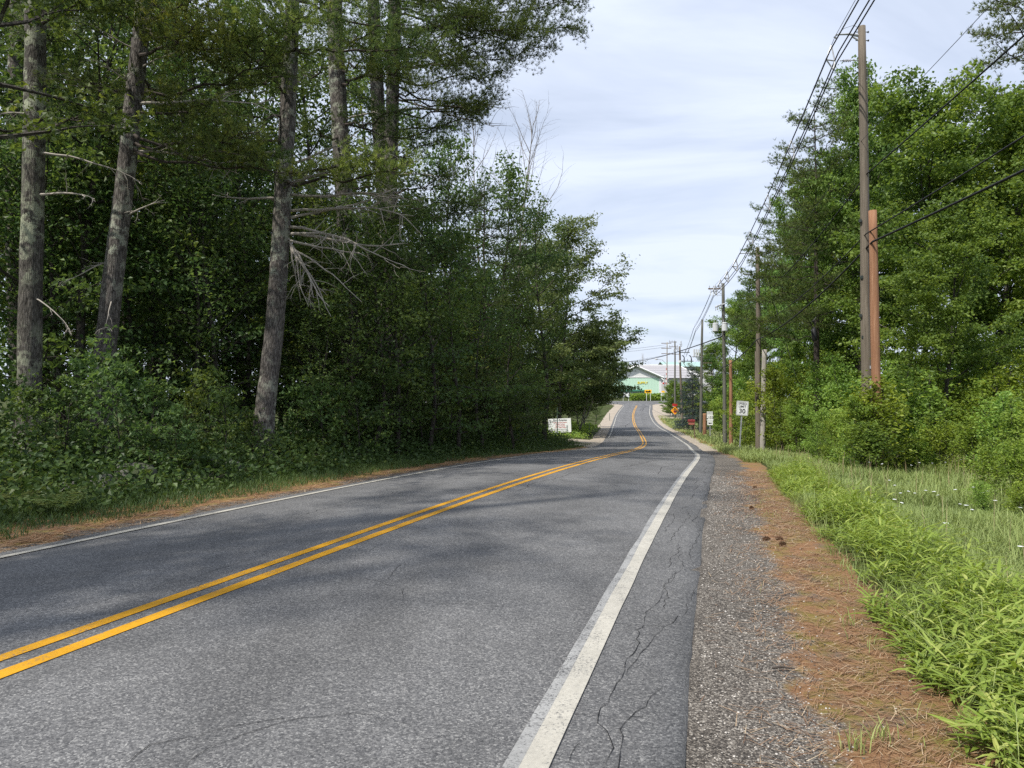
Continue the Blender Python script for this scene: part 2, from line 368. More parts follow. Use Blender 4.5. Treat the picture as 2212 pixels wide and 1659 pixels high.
# ------------------------------------------------------------------ ground, road, markings
rng = np.random.default_rng(7)
def axis(lo, hi, c0, c1, fine, grow):
    a = list(np.arange(c0, c1 + .01, fine)); d = fine
    while a[-1] < hi: d *= grow; a.append(a[-1] + d)
    d = fine; b = []
    x = c0
    while x > lo: d *= grow; x -= d; b.append(x)
    return np.array(b[::-1] + a)
gx = axis(-2600, 2600, -16, 40, .8, 1.13); gy = axis(-600, 4500, -6, 130, .9, 1.12)
GX, GY = np.meshgrid(gx, gy)
gzv = ground(GX, GY)
b = MB(); nx, ny = len(gx), len(gy)
i = (np.arange(ny - 1)[:, None] * nx + np.arange(nx - 1)[None]).ravel()
b.add(np.stack([GX, GY, gzv], -1), np.stack([i, i + 1, i + nx + 1, i + nx], -1))
tag(b.build('ground', M['soil'], smooth=True), kind='structure')

def strip(name, mat, s0, s1, ds, offs, zf, parent=None, jit=0, kind=None, smooth=True):
    """A sheet that follows the road: rows along it, columns across at the offsets."""
    S = np.arange(s0, s1 + 1e-6, ds); O = np.broadcast_to(np.asarray(offs, float), (len(S), len(offs))).copy()
    if jit:
        for col, amp in jit.items():
            e = rng.normal(0, amp, len(S)); e = np.convolve(np.pad(e, 2, mode='edge'), [.15, .25, .4, .25, .15], 'valid') * 1.2
            O[:, col] += e
    P = road(np.repeat(S[:, None], len(offs), 1), O)
    P[..., 2] += zf(O)
    if s0 > 0 and parent is None: P[0, :, 2] -= .15; P[-1, :, 2] -= .15
    b = MB(); n = len(offs)
    i = (np.arange(len(S) - 1)[:, None] * n + np.arange(n - 1)[None]).ravel()
    b.add(P, np.stack([i, i + 1, i + n + 1, i + n], -1))
    o = b.build(name, mat, parent, smooth, point={'off': O})
    if kind: tag(o, kind=kind)
    return o
ROAD = strip('road', M['asphalt'], -20, 186, .25, [-3.45, -3.28, -2.4, -1.5, -.7, 0, .7, 1.5, 2.4, 3.2, 3.5, 3.68, 3.72], lambda o: np.where(o < -3.4, -.09, np.where(o > 3.7, -.1, crown(o))), jit={1: .03, 11: .03, 12: .008}, kind='structure')
sh = lambda a: (lambda o: np.interp(o, *a))
R1 = strip('gravel_shoulder', M['shoulder_r'], -20, 176, .5, [3.55, 3.7, 4.0, 4.4, 4.8, 5.1, 5.5, 5.9], sh(([3.5, 3.7, 4.4, 5.1, 5.9], [-.075, -.052, -.04, -.05, -.22])), kind='structure')
L1 = strip('pine_litter_verge', M['shoulder_l'], -20, 49, .5, [-6.0, -5.4, -4.9, -4.4, -3.9, -3.5, -3.2], sh(([-6, -5.4, -4.4, -3.6, -3.2], [-.14, .0, -.015, -.025, -.05])), kind='structure')
for v in L1.data.attributes['off'].data: v.value = -v.value
L1.data.update()
def line(name, mat, s0, s1, o0, o1, dz, ds=.25, jit=.0):
    j = {0: jit, 2: jit} if jit else 0
    return strip(name, mat, s0, s1, ds, [o0, (o0 + o1) / 2, o1], lambda o: crown(o) + dz, ROAD, j)
line('yellow_line', M['yellow_line'], -20, 171, -.175, -.065, .005, jit=.003)
line('yellow_line', M['yellow_line'], -20, 171, .065, .175, .005, jit=.003)
line('edge_line', M['white_line'], -20, 172, 3.045, 3.165, .009, jit=.004)
line('faded_edge_line', M['ghost_line'], -20, 110, 2.985, 3.06, .005, jit=.008)
line('edge_line', M['white_line'], -20, 46.5, -3.06, -2.95, .009, jit=.004)
line('edge_line', M['white_line'], 66, 172, -3.06, -2.95, .009, jit=.004)
# flared edge lines at the junction
for sgn in (-1, 1):
    b = MB(); P = []
    for k in range(13):
        a = k / 12 * math.pi / 2; r = 7.0
        P.append((172 + r * math.sin(a), sgn * (3.05 + r - r * math.cos(a))))
    P = np.array(P); d = nrm(np.gradient(P, axis=0)); nn = np.stack([-d[:, 1], d[:, 0]], -1) * .06
    a_ = road(P[:, 0] + nn[:, 0], P[:, 1] + nn[:, 1], .06); c_ = road(P[:, 0] - nn[:, 0], P[:, 1] - nn[:, 1], .06)
    b.add(np.concatenate([a_, c_]), [(k, k + 1, 14 + k, 13 + k) for k in range(12)])
    b.build('edge_line', M['white_line'], ROAD, point={'off': np.full(26, 3.0)})
# the crossing street at the top of the rise, and its flared mouth
S0 = np.array([176, 179, 182, 185, 188, 191, 194.]); OO = np.linspace(-90, 90, 61)
b = MB(); P = road(np.repeat(S0[:, None], 61, 1), np.repeat(OO[None], 7, 0), .03)
i = (np.arange(3, 6)[:, None] * 61 + np.arange(60)[None]).ravel(); b.add(P, np.stack([i, i + 1, i + 62, i + 61], -1))
tag(b.build('crossing_road', M['asphalt'], point={'off': np.zeros(7 * 61)}), kind='structure')
b = MB()
for sgn in (-1, 1):
    a_ = [(172, 3.0), (175, 3.5), (177, 4.6), (178.6, 7), (179.4, 10), (186.5, 10), (186.5, 3.0)]
    P = np.array(a_, float); V = road(P[:, 0], P[:, 1] * sgn, .012)
    b.add(V, t=[(6, 0, 1), (6, 1, 2), (6, 2, 3), (6, 3, 4), (6, 4, 5)] if sgn > 0 else [(6, 1, 0), (6, 2, 1), (6, 3, 2), (6, 4, 3), (6, 5, 4)])
b.build('road_mouth', M['asphalt'], ROAD, point={'off': np.zeros(14)})
strip('sandy_verge', M['sand'], 96, 178, 1, [-12, -9, -6.5, -4.8, -3.2], lambda o: np.interp(o, [-12, -9, -4, -3.2], [-.2, .02, -.004, -.05]), kind='structure', jit={0: .8, 1: .5})
strip('sandy_verge', M['sand'], 128, 179, 1, [3.6, 4.6, 6.5, 8, 10], lambda o: np.interp(o, [3.5, 4, 8, 10], [-.05, .01, .02, -.2]), kind='structure', jit={3: .4, 4: .5})
strip('gravel_edge', M['sand'], 44, 130, 1, [3.6, 3.8, 4.1, 4.6, 5.0], lambda o: np.interp(o, [3.6, 3.8, 4.6, 5], [-.05, -.005, -.01, -.12]), kind='structure', jit={3: .2, 4: .2})
strip('gravel_edge', M['sand'], 61, 100, 1, [-4.9, -4.4, -3.8, -3.2], lambda o: np.interp(o, [-4.9, -4.4, -3.5, -3.2], [-.12, -.01, -.01, -.05]), kind='structure', jit={0: .2, 1: .2})
strip('gravel_drive', M['sand'], 50, 62, .5, [-30, -22, -16, -12, -9, -6, -4, -3.2], lambda o: np.interp(o, [-30, -14, -9, -5, -3.2], [.75, .5, .3, .06, -.03]), kind='structure')
strip('concrete_drive', M['sand'], 92, 95.5, .5, [3.6, 5, 8, 12, 18], lambda o: np.interp(o, [3.6, 5, 9, 14, 18], [-.04, .02, -.02, .15, .3]), kind='structure')

# cracks in the asphalt
def crackpath(P, w, mb, z=.0045):
    """P: (s, o) points; a jagged ribbon."""
    P = np.asarray(P, float); out = [P[0]]
    for a_, c_ in zip(P[:-1], P[1:]):
        n = max(2, int(np.linalg.norm(c_ - a_) / .07))
        for k in range(1, n + 1): out.append(a_ + (c_ - a_) * k / n)
    Q = np.array(out); j = np.cumsum(rng.normal(0, .012, Q.shape), 0); j -= np.linspace(0, 1, len(Q))[:, None] * j[-1]; Q = Q + j + rng.normal(0, .005, Q.shape)
    d = nrm(np.gradient(Q, axis=0)); n = np.stack([-d[:, 1], d[:, 0]], -1)
    ww = w * .38 * (.3 + .9 * rng.random(len(Q)))[:, None]; ww[0] = ww[-1] = 0
    A = Q + n * ww / 2; B = Q - n * ww / 2
    VA = road(A[:, 0], A[:, 1]); VA[:, 2] += crown(A[:, 1]) + z; VB = road(B[:, 0], B[:, 1]); VB[:, 2] += crown(B[:, 1]) + z
    m = len(Q); mb.add(np.concatenate([VA, VB]), [(k, k + 1, m + k + 1, m + k) for k in range(m - 1)])
def soD(px, py):
    """road coordinates of the ground point seen at (px, py)"""
    u = (px - 1106) / 1533.7; v = (829.5 - py) / 1533.7; c, s = math.cos(PITCH), math.sin(PITCH)
    d = np.array((u, c - v * s, s + v * c)); k = 3.0
    for _ in range(30):
        p = np.array((0, 0, EYE)) + d * k; S, O = so(p[:1], p[1:2]); h = np.interp(S[0], SS, _Z) + crown(O[0])
        k = k * (EYE - h) / max(1e-3, EYE - p[2])
    return S[0], O[0]
cb_ = MB()
for P, w in [
    ([(390, 1659), (450, 1612), (560, 1580), (640, 1556), (760, 1548), (900, 1570)], .013),
    ([(268, 1659), (330, 1610), (430, 1585), (520, 1560), (640, 1552)], .016),
    ([(690, 1236), (800, 1250), (872, 1272), (870, 1292), (840, 1295)], .012), ([(870, 1292), (1000, 1305), (1100, 1310)], .009),
    ([(840, 1255), (850, 1235), (872, 1215)], .012),
    ([(1300, 1659), (1316, 1600), (1296, 1560), (1320, 1520), (1345, 1480), (1352, 1440), (1374, 1400), (1392, 1350)], .016),
    ([(1392, 1350), (1430, 1290), (1452, 1240), (1470, 1190)], .012), ([(1500, 1260), (1480, 1300), (1478, 1330)], .012),
    ([(1210, 1659), (1225, 1630), (1260, 1600)], .012), ([(1172, 1540), (1280, 1545), (1440, 1552)], .01), ([(1310, 1345), (1400, 1350), (1480, 1352)], .008),
    ([(1500, 1130), (1515, 1080), (1520, 1040)], .02), ([(1440, 1150), (1455, 1110)], .016), ([(1490, 1210), (1500, 1170), (1512, 1140)], .016),
    ([(100, 1330), (300, 1275), (450, 1240), (600, 1190)], .012), ([(480, 1300), (660, 1238), (800, 1190), (930, 1140)], .008),
    ([(620, 1120), (720, 1095), (800, 1080)], .025), ([(1110, 1062), (1200, 1030), (1290, 1008)], .03),
    ([(1340, 1010), (1390, 1000), (1440, 990), (1480, 985)], .05), ([(1080, 1000), (1180, 985), (1260, 972)], .035),
    ([(1420, 1025), (1425, 1010), (1460, 1003)], .04)]:
    crackpath([soD(*q) for q in P], w * .72, cb_)
for sp in range(30, 90, 9):
    crackpath([(sp, -2.8), (sp + rng.normal(0, .4), -1), (sp + rng.normal(0, .4), 1.2), (sp + .3, 3.5)], .03, cb_)
# ragged crack along the asphalt edge
for s_ in np.arange(1, 40, 1.4):
    crackpath([(s_, 3.42 + rng.normal(0, .06)), (s_ + .7, 3.47 + rng.normal(0, .05)), (s_ + 1.3, 3.5 + rng.normal(0, .08))], .008 + .0005 * s_, cb_)
tag(cb_.build('crack', M['crack'], ROAD, point={'off': np.zeros(cb_.n)}), kind='stuff')
tm = MB()
for o0, o1, s0, s1 in [(1.2, 2.6, 150, 171), (1.6, 3.2, 150, 171), (-1.4, -.6, 96, 112)]:
    crackpath([(s0, o0), ((s0 + s1) / 2, o0 + .1), (s1, o1)], .22, tm)
tag(tm.build('tyre_mark', M['cracklight'], ROAD), kind='stuff')

# ------------------------------------------------------------------ far buildings
def wall_box(mb, x0, x1, y0, y1, z0, z1): mb.box(((x0 + x1) / 2, (y0 + y1) / 2, (z0 + z1) / 2), (x1 - x0, y1 - y0, z1 - z0))
def text(name, s, size, mat, parent, loc, R=None, ex=.004, align='CENTER'):
    cu = bpy.data.curves.new('lettering', 'FONT'); cu.body = s; cu.size = size; cu.align_x = align; cu.align_y = 'CENTER'; cu.extrude = ex; cu.offset = size * .012
    o = bpy.data.objects.new('lettering', cu); COL.objects.link(o)
    dg = bpy.context.evaluated_depsgraph_get(); dg.update()
    me = bpy.data.meshes.new_from_object(o.evaluated_get(dg)); bpy.data.objects.remove(o); bpy.data.curves.remove(cu)
    me.materials.clear(); me.materials.append(mat)
    q = bpy.data.objects.new(name, me); COL.objects.link(q); q.parent = parent; q.location = loc; q.rotation_euler = (math.pi / 2, 0, 0)
    return q

YB = 228.0
c0 = at(1427, 853, YB)                       # right front corner of the green store at its foot
bz = gz(c0[0], YB) - .3
ez = at(1427, 814, YB)[2]; xr = c0[0]; BW = 16.0; ym = YB + 34
store = thing('store_building', 'pale green gabled store with white trim at the top of the road', 'building', (xr, YB, bz))
h = ez - bz; ap = h + 3.5; hw = BW / 2
b = MB()
b.add([(-BW, 0, 0), (0, 0, 0), (0, 0, h), (-BW, 0, h)], [(0, 1, 2, 3)]); b.add([(0, 0, 0), (0, 30, 0), (0, 30, h), (0, 0, h)], [(0, 1, 2, 3)])
b.add([(-BW, 0, 0), (-BW, 30, 0), (-BW, 30, h), (-BW, 0, h)], [(0, 3, 2, 1)]); b.add([(-BW, 30, 0), (0, 30, 0), (0, 30, h), (-BW, 30, h)], [(0, 3, 2, 1)])
for k in range(1, 16): b.box((-k, -.012, h / 2), (.06, .03, h))
b.build('wall', M['greenwall'], store)
b = MB(); b.add([(-BW, -.02, h), (0, -.02, h), (-hw, -.02, ap), (-BW, 29.9, h), (0, 29.9, h), (-hw, 29.9, ap)], [(0, 2, 5, 3)], [(0, 1, 2), (3, 5, 4)]); b.build('gable', M['whitewall'], store)
b = MB()
for sx in (0, -BW):
    t_ = .35 if sx == 0 else -.35
    b.add([(sx + t_ * 2, -.9, h - .22), (-hw, -.9, ap + .1), (-hw, 30.6, ap + .1), (sx + t_ * 2, 30.6, h - .22)], [(0, 1, 2, 3)] if sx else [(0, 3, 2, 1)])
b.build('roof', M['greyroof'], store)
b = MB(); b.tube([(.7, -.92, h - .3), (-hw, -.92, ap)], .3, 4); b.tube([(-BW - .7, -.92, h - .3), (-hw, -.92, ap)], .3, 4); b.build('rake_trim', M['whitewall'], store)
b = MB(); b.box((-.12, -.08, h / 2), (.7, .16, h)); b.build('corner_trim', M['whitewall'], store)
b = MB(); b.box((-hw, -.06, h - .12), (BW, .1, .3)); b.build('fascia', M['whitewall'], store)
b = MB(); b.box((-9.5, -.7, 2.5), (10, 1.4, .45)); b.build('awning', M['greentrim'], store)
for k in range(4):
    w_ = MB(); w_.box((-13 + k * 2.5, -.05, 1.2), (2.0, .08, 1.9)); w_ = w_.build('window', M['shopglass'], store)
    f = MB()
    for dx in (-1.02, 1.02): f.box((-13 + k * 2.5 + dx, -.08, 1.2), (.12, .12, 2.0))
    for dz in (-1.0, 1.0): f.box((-13 + k * 2.5, -.08, 1.2 + dz), (2.15, .12, .12))
    f.build('frame', M['whitewall'], w_)
text('lettering', 'SUPPLY', 1.0, M['yellowpaint'], store, (at(1388, 827, YB)[0] - xr, -.08, at(1388, 827, YB)[2] - bz), ex=.06)
# long grey hall behind it
YH = 262.0
hr = at(1510, 900, YH)[0]; hl = at(1350, 900, YH)[0]; hz = gz(hr, YH) - .5
he = at(1450, 815.5, YH)[2] - hz; hp = at(1450, 790, YH + 16)[2] - hz
hall = thing('warehouse_building', 'long grey warehouse with a wide pale metal roof behind the green store', 'building', (hr, YH, hz))
L = hr - hl
b = MB(); wall_box(b, -L, 0, 0, 32, 0, he)
for k in range(1, int(L)): b.box((-k, -.02, he / 2), (.08, .06, he))
b.build('wall', M['greywall'], hall)
b = MB(); b.add([(-L - 1, -1, he - .2), (1, -1, he - .2), (-3.5, 16, hp), (-L + 3.5, 16, hp), (-L - 1, 33, he - .2), (1, 33, he - .2)], [(0, 1, 2, 3), (4, 3, 2, 5)], [(1, 5, 2), (0, 3, 4)])
for k in range(1, 5):
    f = k / 5; b.tube([(-L - 1 + 4.5 * f, -1 + 17 * f, he - .15 + (hp - he + .2) * f), (1 - 4.5 * f, -1 + 17 * f, he - .15 + (hp - he + .2) * f)], .06, 4)
b.build('roof', M['greyroof'], hall)
b = MB(); b.tube([(-3.5, 16, hp + .1), (-L + 3.5, 16, hp + .1)], .3, 6); b.tube([(-3.5, 16, hp + .1), (1, -1, he - .1)], .2, 6); b.build('ridge_cap', M['whitewall'], hall)
YT = 330.0
tx0 = at(1440, 800, YT)[0]; tx1 = at(1540, 800, YT)[0]; tz = gz(tx1, YT)
barn = thing('far_shed', 'far building whose teal roof shows above the grey warehouse ridge', 'building', (tx0, YT, tz))
te = at(1500, 792, YT)[2] - tz; tp = at(1500, 786, YT)[2] - tz; L = tx1 - tx0
b = MB(); wall_box(b, 0, L, 0, 20, 0, te); b.build('wall', M['greywall'], barn)
b = MB(); b.add([(-1, -1, te), (L + 1, -1, te), (L + 1, 10, tp + 1.5), (-1, 10, tp + 1.5), (-1, 21, te), (L + 1, 21, te)], [(0, 1, 2, 3), (3, 2, 5, 4)]); b.build('roof', M['tealroof'], barn)

# ------------------------------------------------------------------ poles, cables and signs
def pole_mesh(H, r0, r1, lean=(0, 0), wav=.02, seed=0):
    r = np.random.default_rng(seed); n = 14; zs = np.linspace(-.6, H, n)
    P = np.stack([lean[0] * zs / H + wav * np.sin(zs * .7 + seed), lean[1] * zs / H + wav * np.cos(zs * .6 + seed), zs], -1)
    b = MB(); b.tube(P, np.linspace(r0, r1, n) * (1 + r.normal(0, .012, n)), 14); return b
def pole(px_t, py_t, px_b, Y, r0, r1, mat, label, name='utility_pole', cat='utility pole', group=None, seed=1):
    T = at(px_t, py_t, Y); xb = at(px_b, 900, Y)[0]; z = gz(xb, Y)
    o = thing(name, label, cat, (xb, Y, z), 0, group)
    pole_mesh(T[2] - z, r0, r1, (T[0] - xb, 0), .015, seed).build('shaft', mat, o, smooth=True)
    return o, T
def spool(mb, p0, p1, r=.045, n=5):
    p0 = np.array(p0, float); p1 = np.array(p1, float); k = n * 4 + 1
    u = np.linspace(0, 1, k); P = p0 + (p1 - p0) * u[:, None]; mb.tube(P, np.where(np.arange(k) % 4 == 2, r, r * .4), 8)

g_p = 'utility poles along the right side of the road'
PD = [ # top px, top py, base px, depth, radii, material, label
    (1862, 58, 1874, 21.2, .165, .11, 'pole', 'tallest utility pole, nearest on the right, its top bracket holding the wires'),
    (1637, 535, 1638, 42, .17, .115, 'pole', 'bare utility pole just right of the speed limit sign'),
    (1562, 612, 1566, 57, .17, .115, 'pole_grey', 'utility pole carrying two grey transformers'),
    (1517, 690, 1513, 78, .17, .115, 'pole_grey', 'utility pole in front of the trees beside the blue spruce'),
    (1468, 748, 1474, 97, .18, .12, 'pole', 'utility pole with switch arms and guy wires before the grey roof'),
    (1458, 737, 1458, 125, .18, .12, 'pole_grey', 'slim utility pole standing before the warehouse roof'),
]
poles = []
for k, (a_, b_, c_, Y, r0, r1, mt, lb) in enumerate(PD):
    o, T = pole(a_, b_, c_, Y, r0, r1, M[mt], lb, group=g_p, seed=k + 2); poles.append((o, T))
def rel(o, p): return np.asarray(p, float) - np.array(o.location)
def on(i, dx, dz, dy=0.0): return poles[i][1] + np.array((dx, dy, dz))
# nearest pole: long bracket arm, post insulator, bolts
o, T = poles[0]; r_ = lambda dx, dz, dy=0: rel(o, T + np.array((dx, dy, dz)))
b = MB(); b.tube([r_(-.05, -.28), r_(-.4, -.22), r_(-.78, -.24)], [.045, .032, .02], 6); b.tube([r_(-.1, -.42), r_(-.3, -.3)], .025, 6); b.build('bracket_arm', M['metal'], o)
b = MB(); b.tube([r_(-.78, -.24), r_(-.84, -.31), r_(-.76, -.36)], .028, 6); b.build('messenger_clamp', M['metal'], o)
b = MB(); b.tube([r_(-.05, -1.02), r_(-.68, -1.04)], .014, 6); b.build('stand_off_rod', M['metal'], o)
b = MB(); spool(b, r_(-.34, -1.03), r_(-.6, -1.04), .05, 5); b.build('insulator', M['porcelain'], o)
for dz in (-.16, -.42):
    b = MB(); b.tube([r_(-.2, dz, 0), r_(.2, dz, 0)], .012, 6); b.tube([r_(.17, dz, 0), r_(.2, dz, 0)], .03, 6); b.build('bolt', M['darkmetal'], o)
b = MB(); b.tube([r_(.02, -.1), r_(-.25, .05), r_(-.55, -.05), r_(-.8, -.3)], .006, 5); b.build('bonding_wire', M['wire'], o)
hz0 = T[2] - o.location.z
b = MB(); b.tube([(-.02 + .01 * k, -.14 - .0 * k, .2 + (hz0 - 1.5) * k / 8) for k in range(9)], .008, 4); b.build('ground_wire', M['wire'], o)
for zq, dx in ((5.9, .02), (4.75, -.03), (4.1, .03), (7.6, 0)):
    b = MB(); b.tube([(dx - .2, -.05, zq), (dx + .2, -.05, zq)], .014, 6); b.box((dx - .17, -.05, zq), (.05, .09, .09)); b.build('cable_clamp', M['darkmetal'], o)
for zq in (2.6, 2.85, 3.2):
    b = MB(); b.box((.03, -.165, zq), (.06, .006, .09)); b.build('pole_tag', M['metal'], o)
# second pole: two stand-off arms
o, T = poles[1]
for dz, L_ in ((-.3, 1.1), (-1.55, .8)):
    b = MB(); b.tube([rel(o, T + (0, 0, dz)), rel(o, T + (-L_, 0, dz - .05))], .03, 6); b.build('bracket_arm', M['metal'], o)
# transformer pole
o, T = poles[2]; R_ = lambda dx, dz, dy=0: rel(o, T + np.array((dx, dy, dz)))
b = MB(); b.box(R_(-.6, -.44), (1.2, .09, .1)); b.build('crossarm', M['post'], o)
b = MB(); b.tube([R_(-.7, -.48), R_(-.08, -.9)], .022, 5); b.tube([R_(-.05, -.95), R_(-.62, -.95)], .02, 5); b.build('arm_brace', M['metal'], o)
for dx in (-1.1, -.75, -.4):
    b = MB(); spool(b, R_(dx, -.4), R_(dx, -.18), .045, 3); b.build('insulator', M['porcelain'], o)
for dx in (-1.05, -.8, -.55):
    b = MB(); b.tube([R_(dx, -.5), R_(dx + .05, -1.05 - .12 * (dx + 1))], [.035, .02], 6); b.build('cutout_switch', M['signwhite'], o)
b = MB(); b.tube([R_(.05, -1.7, -.2), R_(-.3, -1.78, -.2), R_(-.7, -1.95, -.2)], .07, 6); b.build('arrester_bracket', M['metal'], o)
for k in range(5):
    b = MB(); spool(b, R_(-.12 - .14 * k, -1.78 - .05 * k, -.22), R_(-.12 - .14 * k, -2.05 - .05 * k, -.22), .04, 3); b.build('arrester', M['porcelain'], o)
for dx, dy in ((-.66, -.05), (-.02, -.4)):
    b = MB(); zt = -3.25
    b.tube([R_(dx, zt - .66, dy), R_(dx, zt - .62, dy), R_(dx, zt - .06, dy), R_(dx, zt - .03, dy)], [.2, .23, .23, .25], 18); b.tube([R_(dx, zt - .03, dy), R_(dx, zt + .03, dy)], [.255, .2], 18)
    tr = b.build('transformer', M['transformer'], o, smooth=False)
    for k in (-.09, .09):
        b = MB(); spool(b, R_(dx + k, zt, dy), R_(dx + k, zt + .26, dy), .045, 3); b.build('bushing', M['porcelain'], tr)
b = MB(); b.box(R_(-.32, -3.55, 0), (.7, .08, .1)); b.build('mounting_bar', M['metal'], o)
# fourth pole: capacitor cans and arm
o, T = poles[3]
for k in range(3):
    b = MB(); b.tube([rel(o, T + (-.95 + .25 * k, -.1, -3.3)), rel(o, T + (-.95 + .25 * k, -.1, -4.1))], .09, 8); b.build('capacitor_can', M['transformer'], o)
b = MB(); b.box(rel(o, T + (-.55, -.05, -4.12)), (1.2, .08, .08)); b.build('crossarm', M['metal'], o)
b = MB(); b.box(rel(o, T + (.5, 0, -4.8)), (1.1, .08, .08)); b.build('stand_off_arm', M['post'], o)
# fifth pole: side crossarms with switches
o, T = poles[4]
for dz, x1 in ((-.85, 1.25), (-2.05, 1.75)):
    b = MB(); b.box(rel(o, T + (x1 / 2, -.1, dz)), (x1 + .2, .09, .1)); b.build('crossarm', M['darkmetal'], o)
    for k in range(3):
        b = MB(); spool(b, rel(o, T + (x1 * (k + .8) / 3, -.1, dz)), rel(o, T + (x1 * (k + .8) / 3, -.1, dz + .32)), .06, 3); b.build('insulator', M['porcelain'], o)
for dx in (.6, 1.55):
    b = MB(); b.tube([rel(o, T + (dx, -.15, -2.3)), rel(o, T + (dx, -.15, -1.6)), rel(o, T + (dx - .1, -.15, -1.35)), rel(o, T + (dx - .3, -.15, -1.28))], .07, 6); b.build('air_switch', M['darkmetal'], o)
b = MB(); b.box(rel(o, T + (0, 0, -2.1)), (.34, .34, .3)); b.build('pole_band', M['signwhite'], o)
# sixth pole
o, T = poles[5]
for dz in (-.15, -1.0, -2.3):
    b = MB(); b.box(rel(o, T + (-.35 if dz > -2 else .1, 0, dz)), (1.4, .1, .1)); b.build('crossarm', M['post'], o)
    for k in range(3):
        b = MB(); spool(b, rel(o, T + (-.95 + .45 * k, 0, dz)), rel(o, T + (-.95 + .45 * k, 0, dz + .35)), .06, 3); b.build('insulator', M['porcelain'], o)
# street lamp pole at the junction
o, T = pole(1441, 739, 1441, 184, .17, .13, M['pole_pale'], 'pale pole with a curved street lamp arm at the junction', 'street_lamp', 'street lamp', seed=9)
arm0 = rel(o, at(1440, 787, 184)); arm1 = rel(o, at(1421, 776, 184))
b = MB(); b.tube([arm0, (arm0 + arm1) / 2 + (0, 0, .5), arm1], .07, 6); b.build('lamp_arm', M['metal'], o)
b = MB(); b.tube([arm1 + (.1, 0, 0), arm1 + (-.35, 0, .03), arm1 + (-.8, 0, -.05)], [.1, .22, .1], 8); b.build('lamp_head', M['metal'], o)
for dz in (-.3, -1.6, -3.0):
    b = MB(); b.box(rel(o, T + (-.2, 0, dz)), (2.6, .14, .16)); b.build('crossarm', M['post'], o)

# cut-off poles
g_s = 'cut-off pole stubs beside the utility poles'
st1, S1 = pole(1884, 455, 1897, 20.7, .14, .115, M['pole_red'], 'reddish cut-off pole leaning against the nearest utility pole', 'pole_stub', 'pole stub', g_s, 3)
st2, S2 = pole(1651, 755, 1647, 41.5, .16, .14, M['pole_pale'], 'bleached pale pole stub right of the bare utility pole', 'pole_stub', 'pole stub', g_s, 4)
st3, S3 = pole(1578, 778, 1579, 56, .15, .12, M['pole_red'], 'reddish pole stub between the transformer pole and speed limit sign', 'pole_stub', 'pole stub', g_s, 5)
st4, S4 = pole(1522, 893, 1522, 74, .2, .18, M['pole_red'], 'short brown pole stub just left of the route sign', 'pole_stub', 'pole stub', g_s, 6)
st5, S5 = pole(1634, 757, 1634, 43.4, .1, .08, M['pole'], 'thin dark pole half hidden behind the bare utility pole', 'pole_stub', 'pole stub', g_s, 8)

def cable(name, pts, r, mat, label, cat='cable', sag=.02, group=None, n=9):
    """One cable hung from support to support; sag is a fraction of each span."""
    P = []
    for a_, c_ in zip(pts[:-1], pts[1:]):
        a_ = np.asarray(a_, float); c_ = np.asarray(c_, float); L_ = np.linalg.norm(c_ - a_)
        for k in range(n):
            u = k / n; p = a_ + (c_ - a_) * u; p[2] -= 4 * sag * L_ * u * (1 - u); P.append(p)
    P.append(np.asarray(pts[-1], float))
    b = MB(); b.tube(P, r, 5); return tag(b.build(name, mat, smooth=True), label, cat, group)
P0 = np.array((3.2, -20.0, 13.2))
gw = 'overhead cables along the road'
sup = lambda dx, dz: [on(0, dx, dz), on(1, dx * 1.3, dz), on(2, dx, dz), on(3, dx, dz - .3), on(4, dx + 1.6, dz - .4)]
for nm, lb, dx, dz, r in (('messenger_wire', 'thin uppermost wire held at the tip of the pole bracket', -.82, -.3, .008),
                      ('power_cable', 'leftmost thick power cable of the bundle beside the pole bracket', -.98, -.74, .021),
                      ('power_cable', 'upper right power cable of the bundle beside the pole bracket', -.72, -.78, .021),
                      ('power_cable', 'lowest power cable of the bundle, level with the ribbed insulator', -.76, -1.06, .021)):
    cable(nm, [P0 + (dx, 0, dz + .6)] + sup(dx, dz), r, M['rubber'] if r > .01 else M['wire'], lb, 'power line', .011, gw, 11)
# diamond spacers that hold the bundle apart
sp_g = 'spacers clipped along the power cables'
def spacer(i, j, u):
    def pt(dx, dz):
        f = 1.3 if j == 1 else 1; e = 1.3 if i == 1 else 1
        a_ = on(i, dx * e, dz); c_ = on(j, dx * f, dz); L_ = np.linalg.norm(c_ - a_); p = a_ + (c_ - a_) * u; p[2] -= 4 * .011 * L_ * u * (1 - u); return p
    q = [pt(-.82, -.3), pt(-.98, -.74), pt(-.72, -.78), pt(-.76, -1.06)]
    b = MB()
    for a_, c_ in ((0, 1), (0, 2), (1, 3), (2, 3), (1, 2)): b.tube([q[a_], q[c_]], .022 if i == 0 else .035, 5)
    return tag(b.build('cable_spacer', M['metal']), 'small grey diamond spacer clipped around the power cable bundle', 'cable spacer', sp_g)
for u in (.02, .3, .55, .8): spacer(0, 1, u)
for u in (.12, .4, .66, .9): spacer(1, 2, u)
for u in (.6, .8, .94): spacer(3, 4, u)
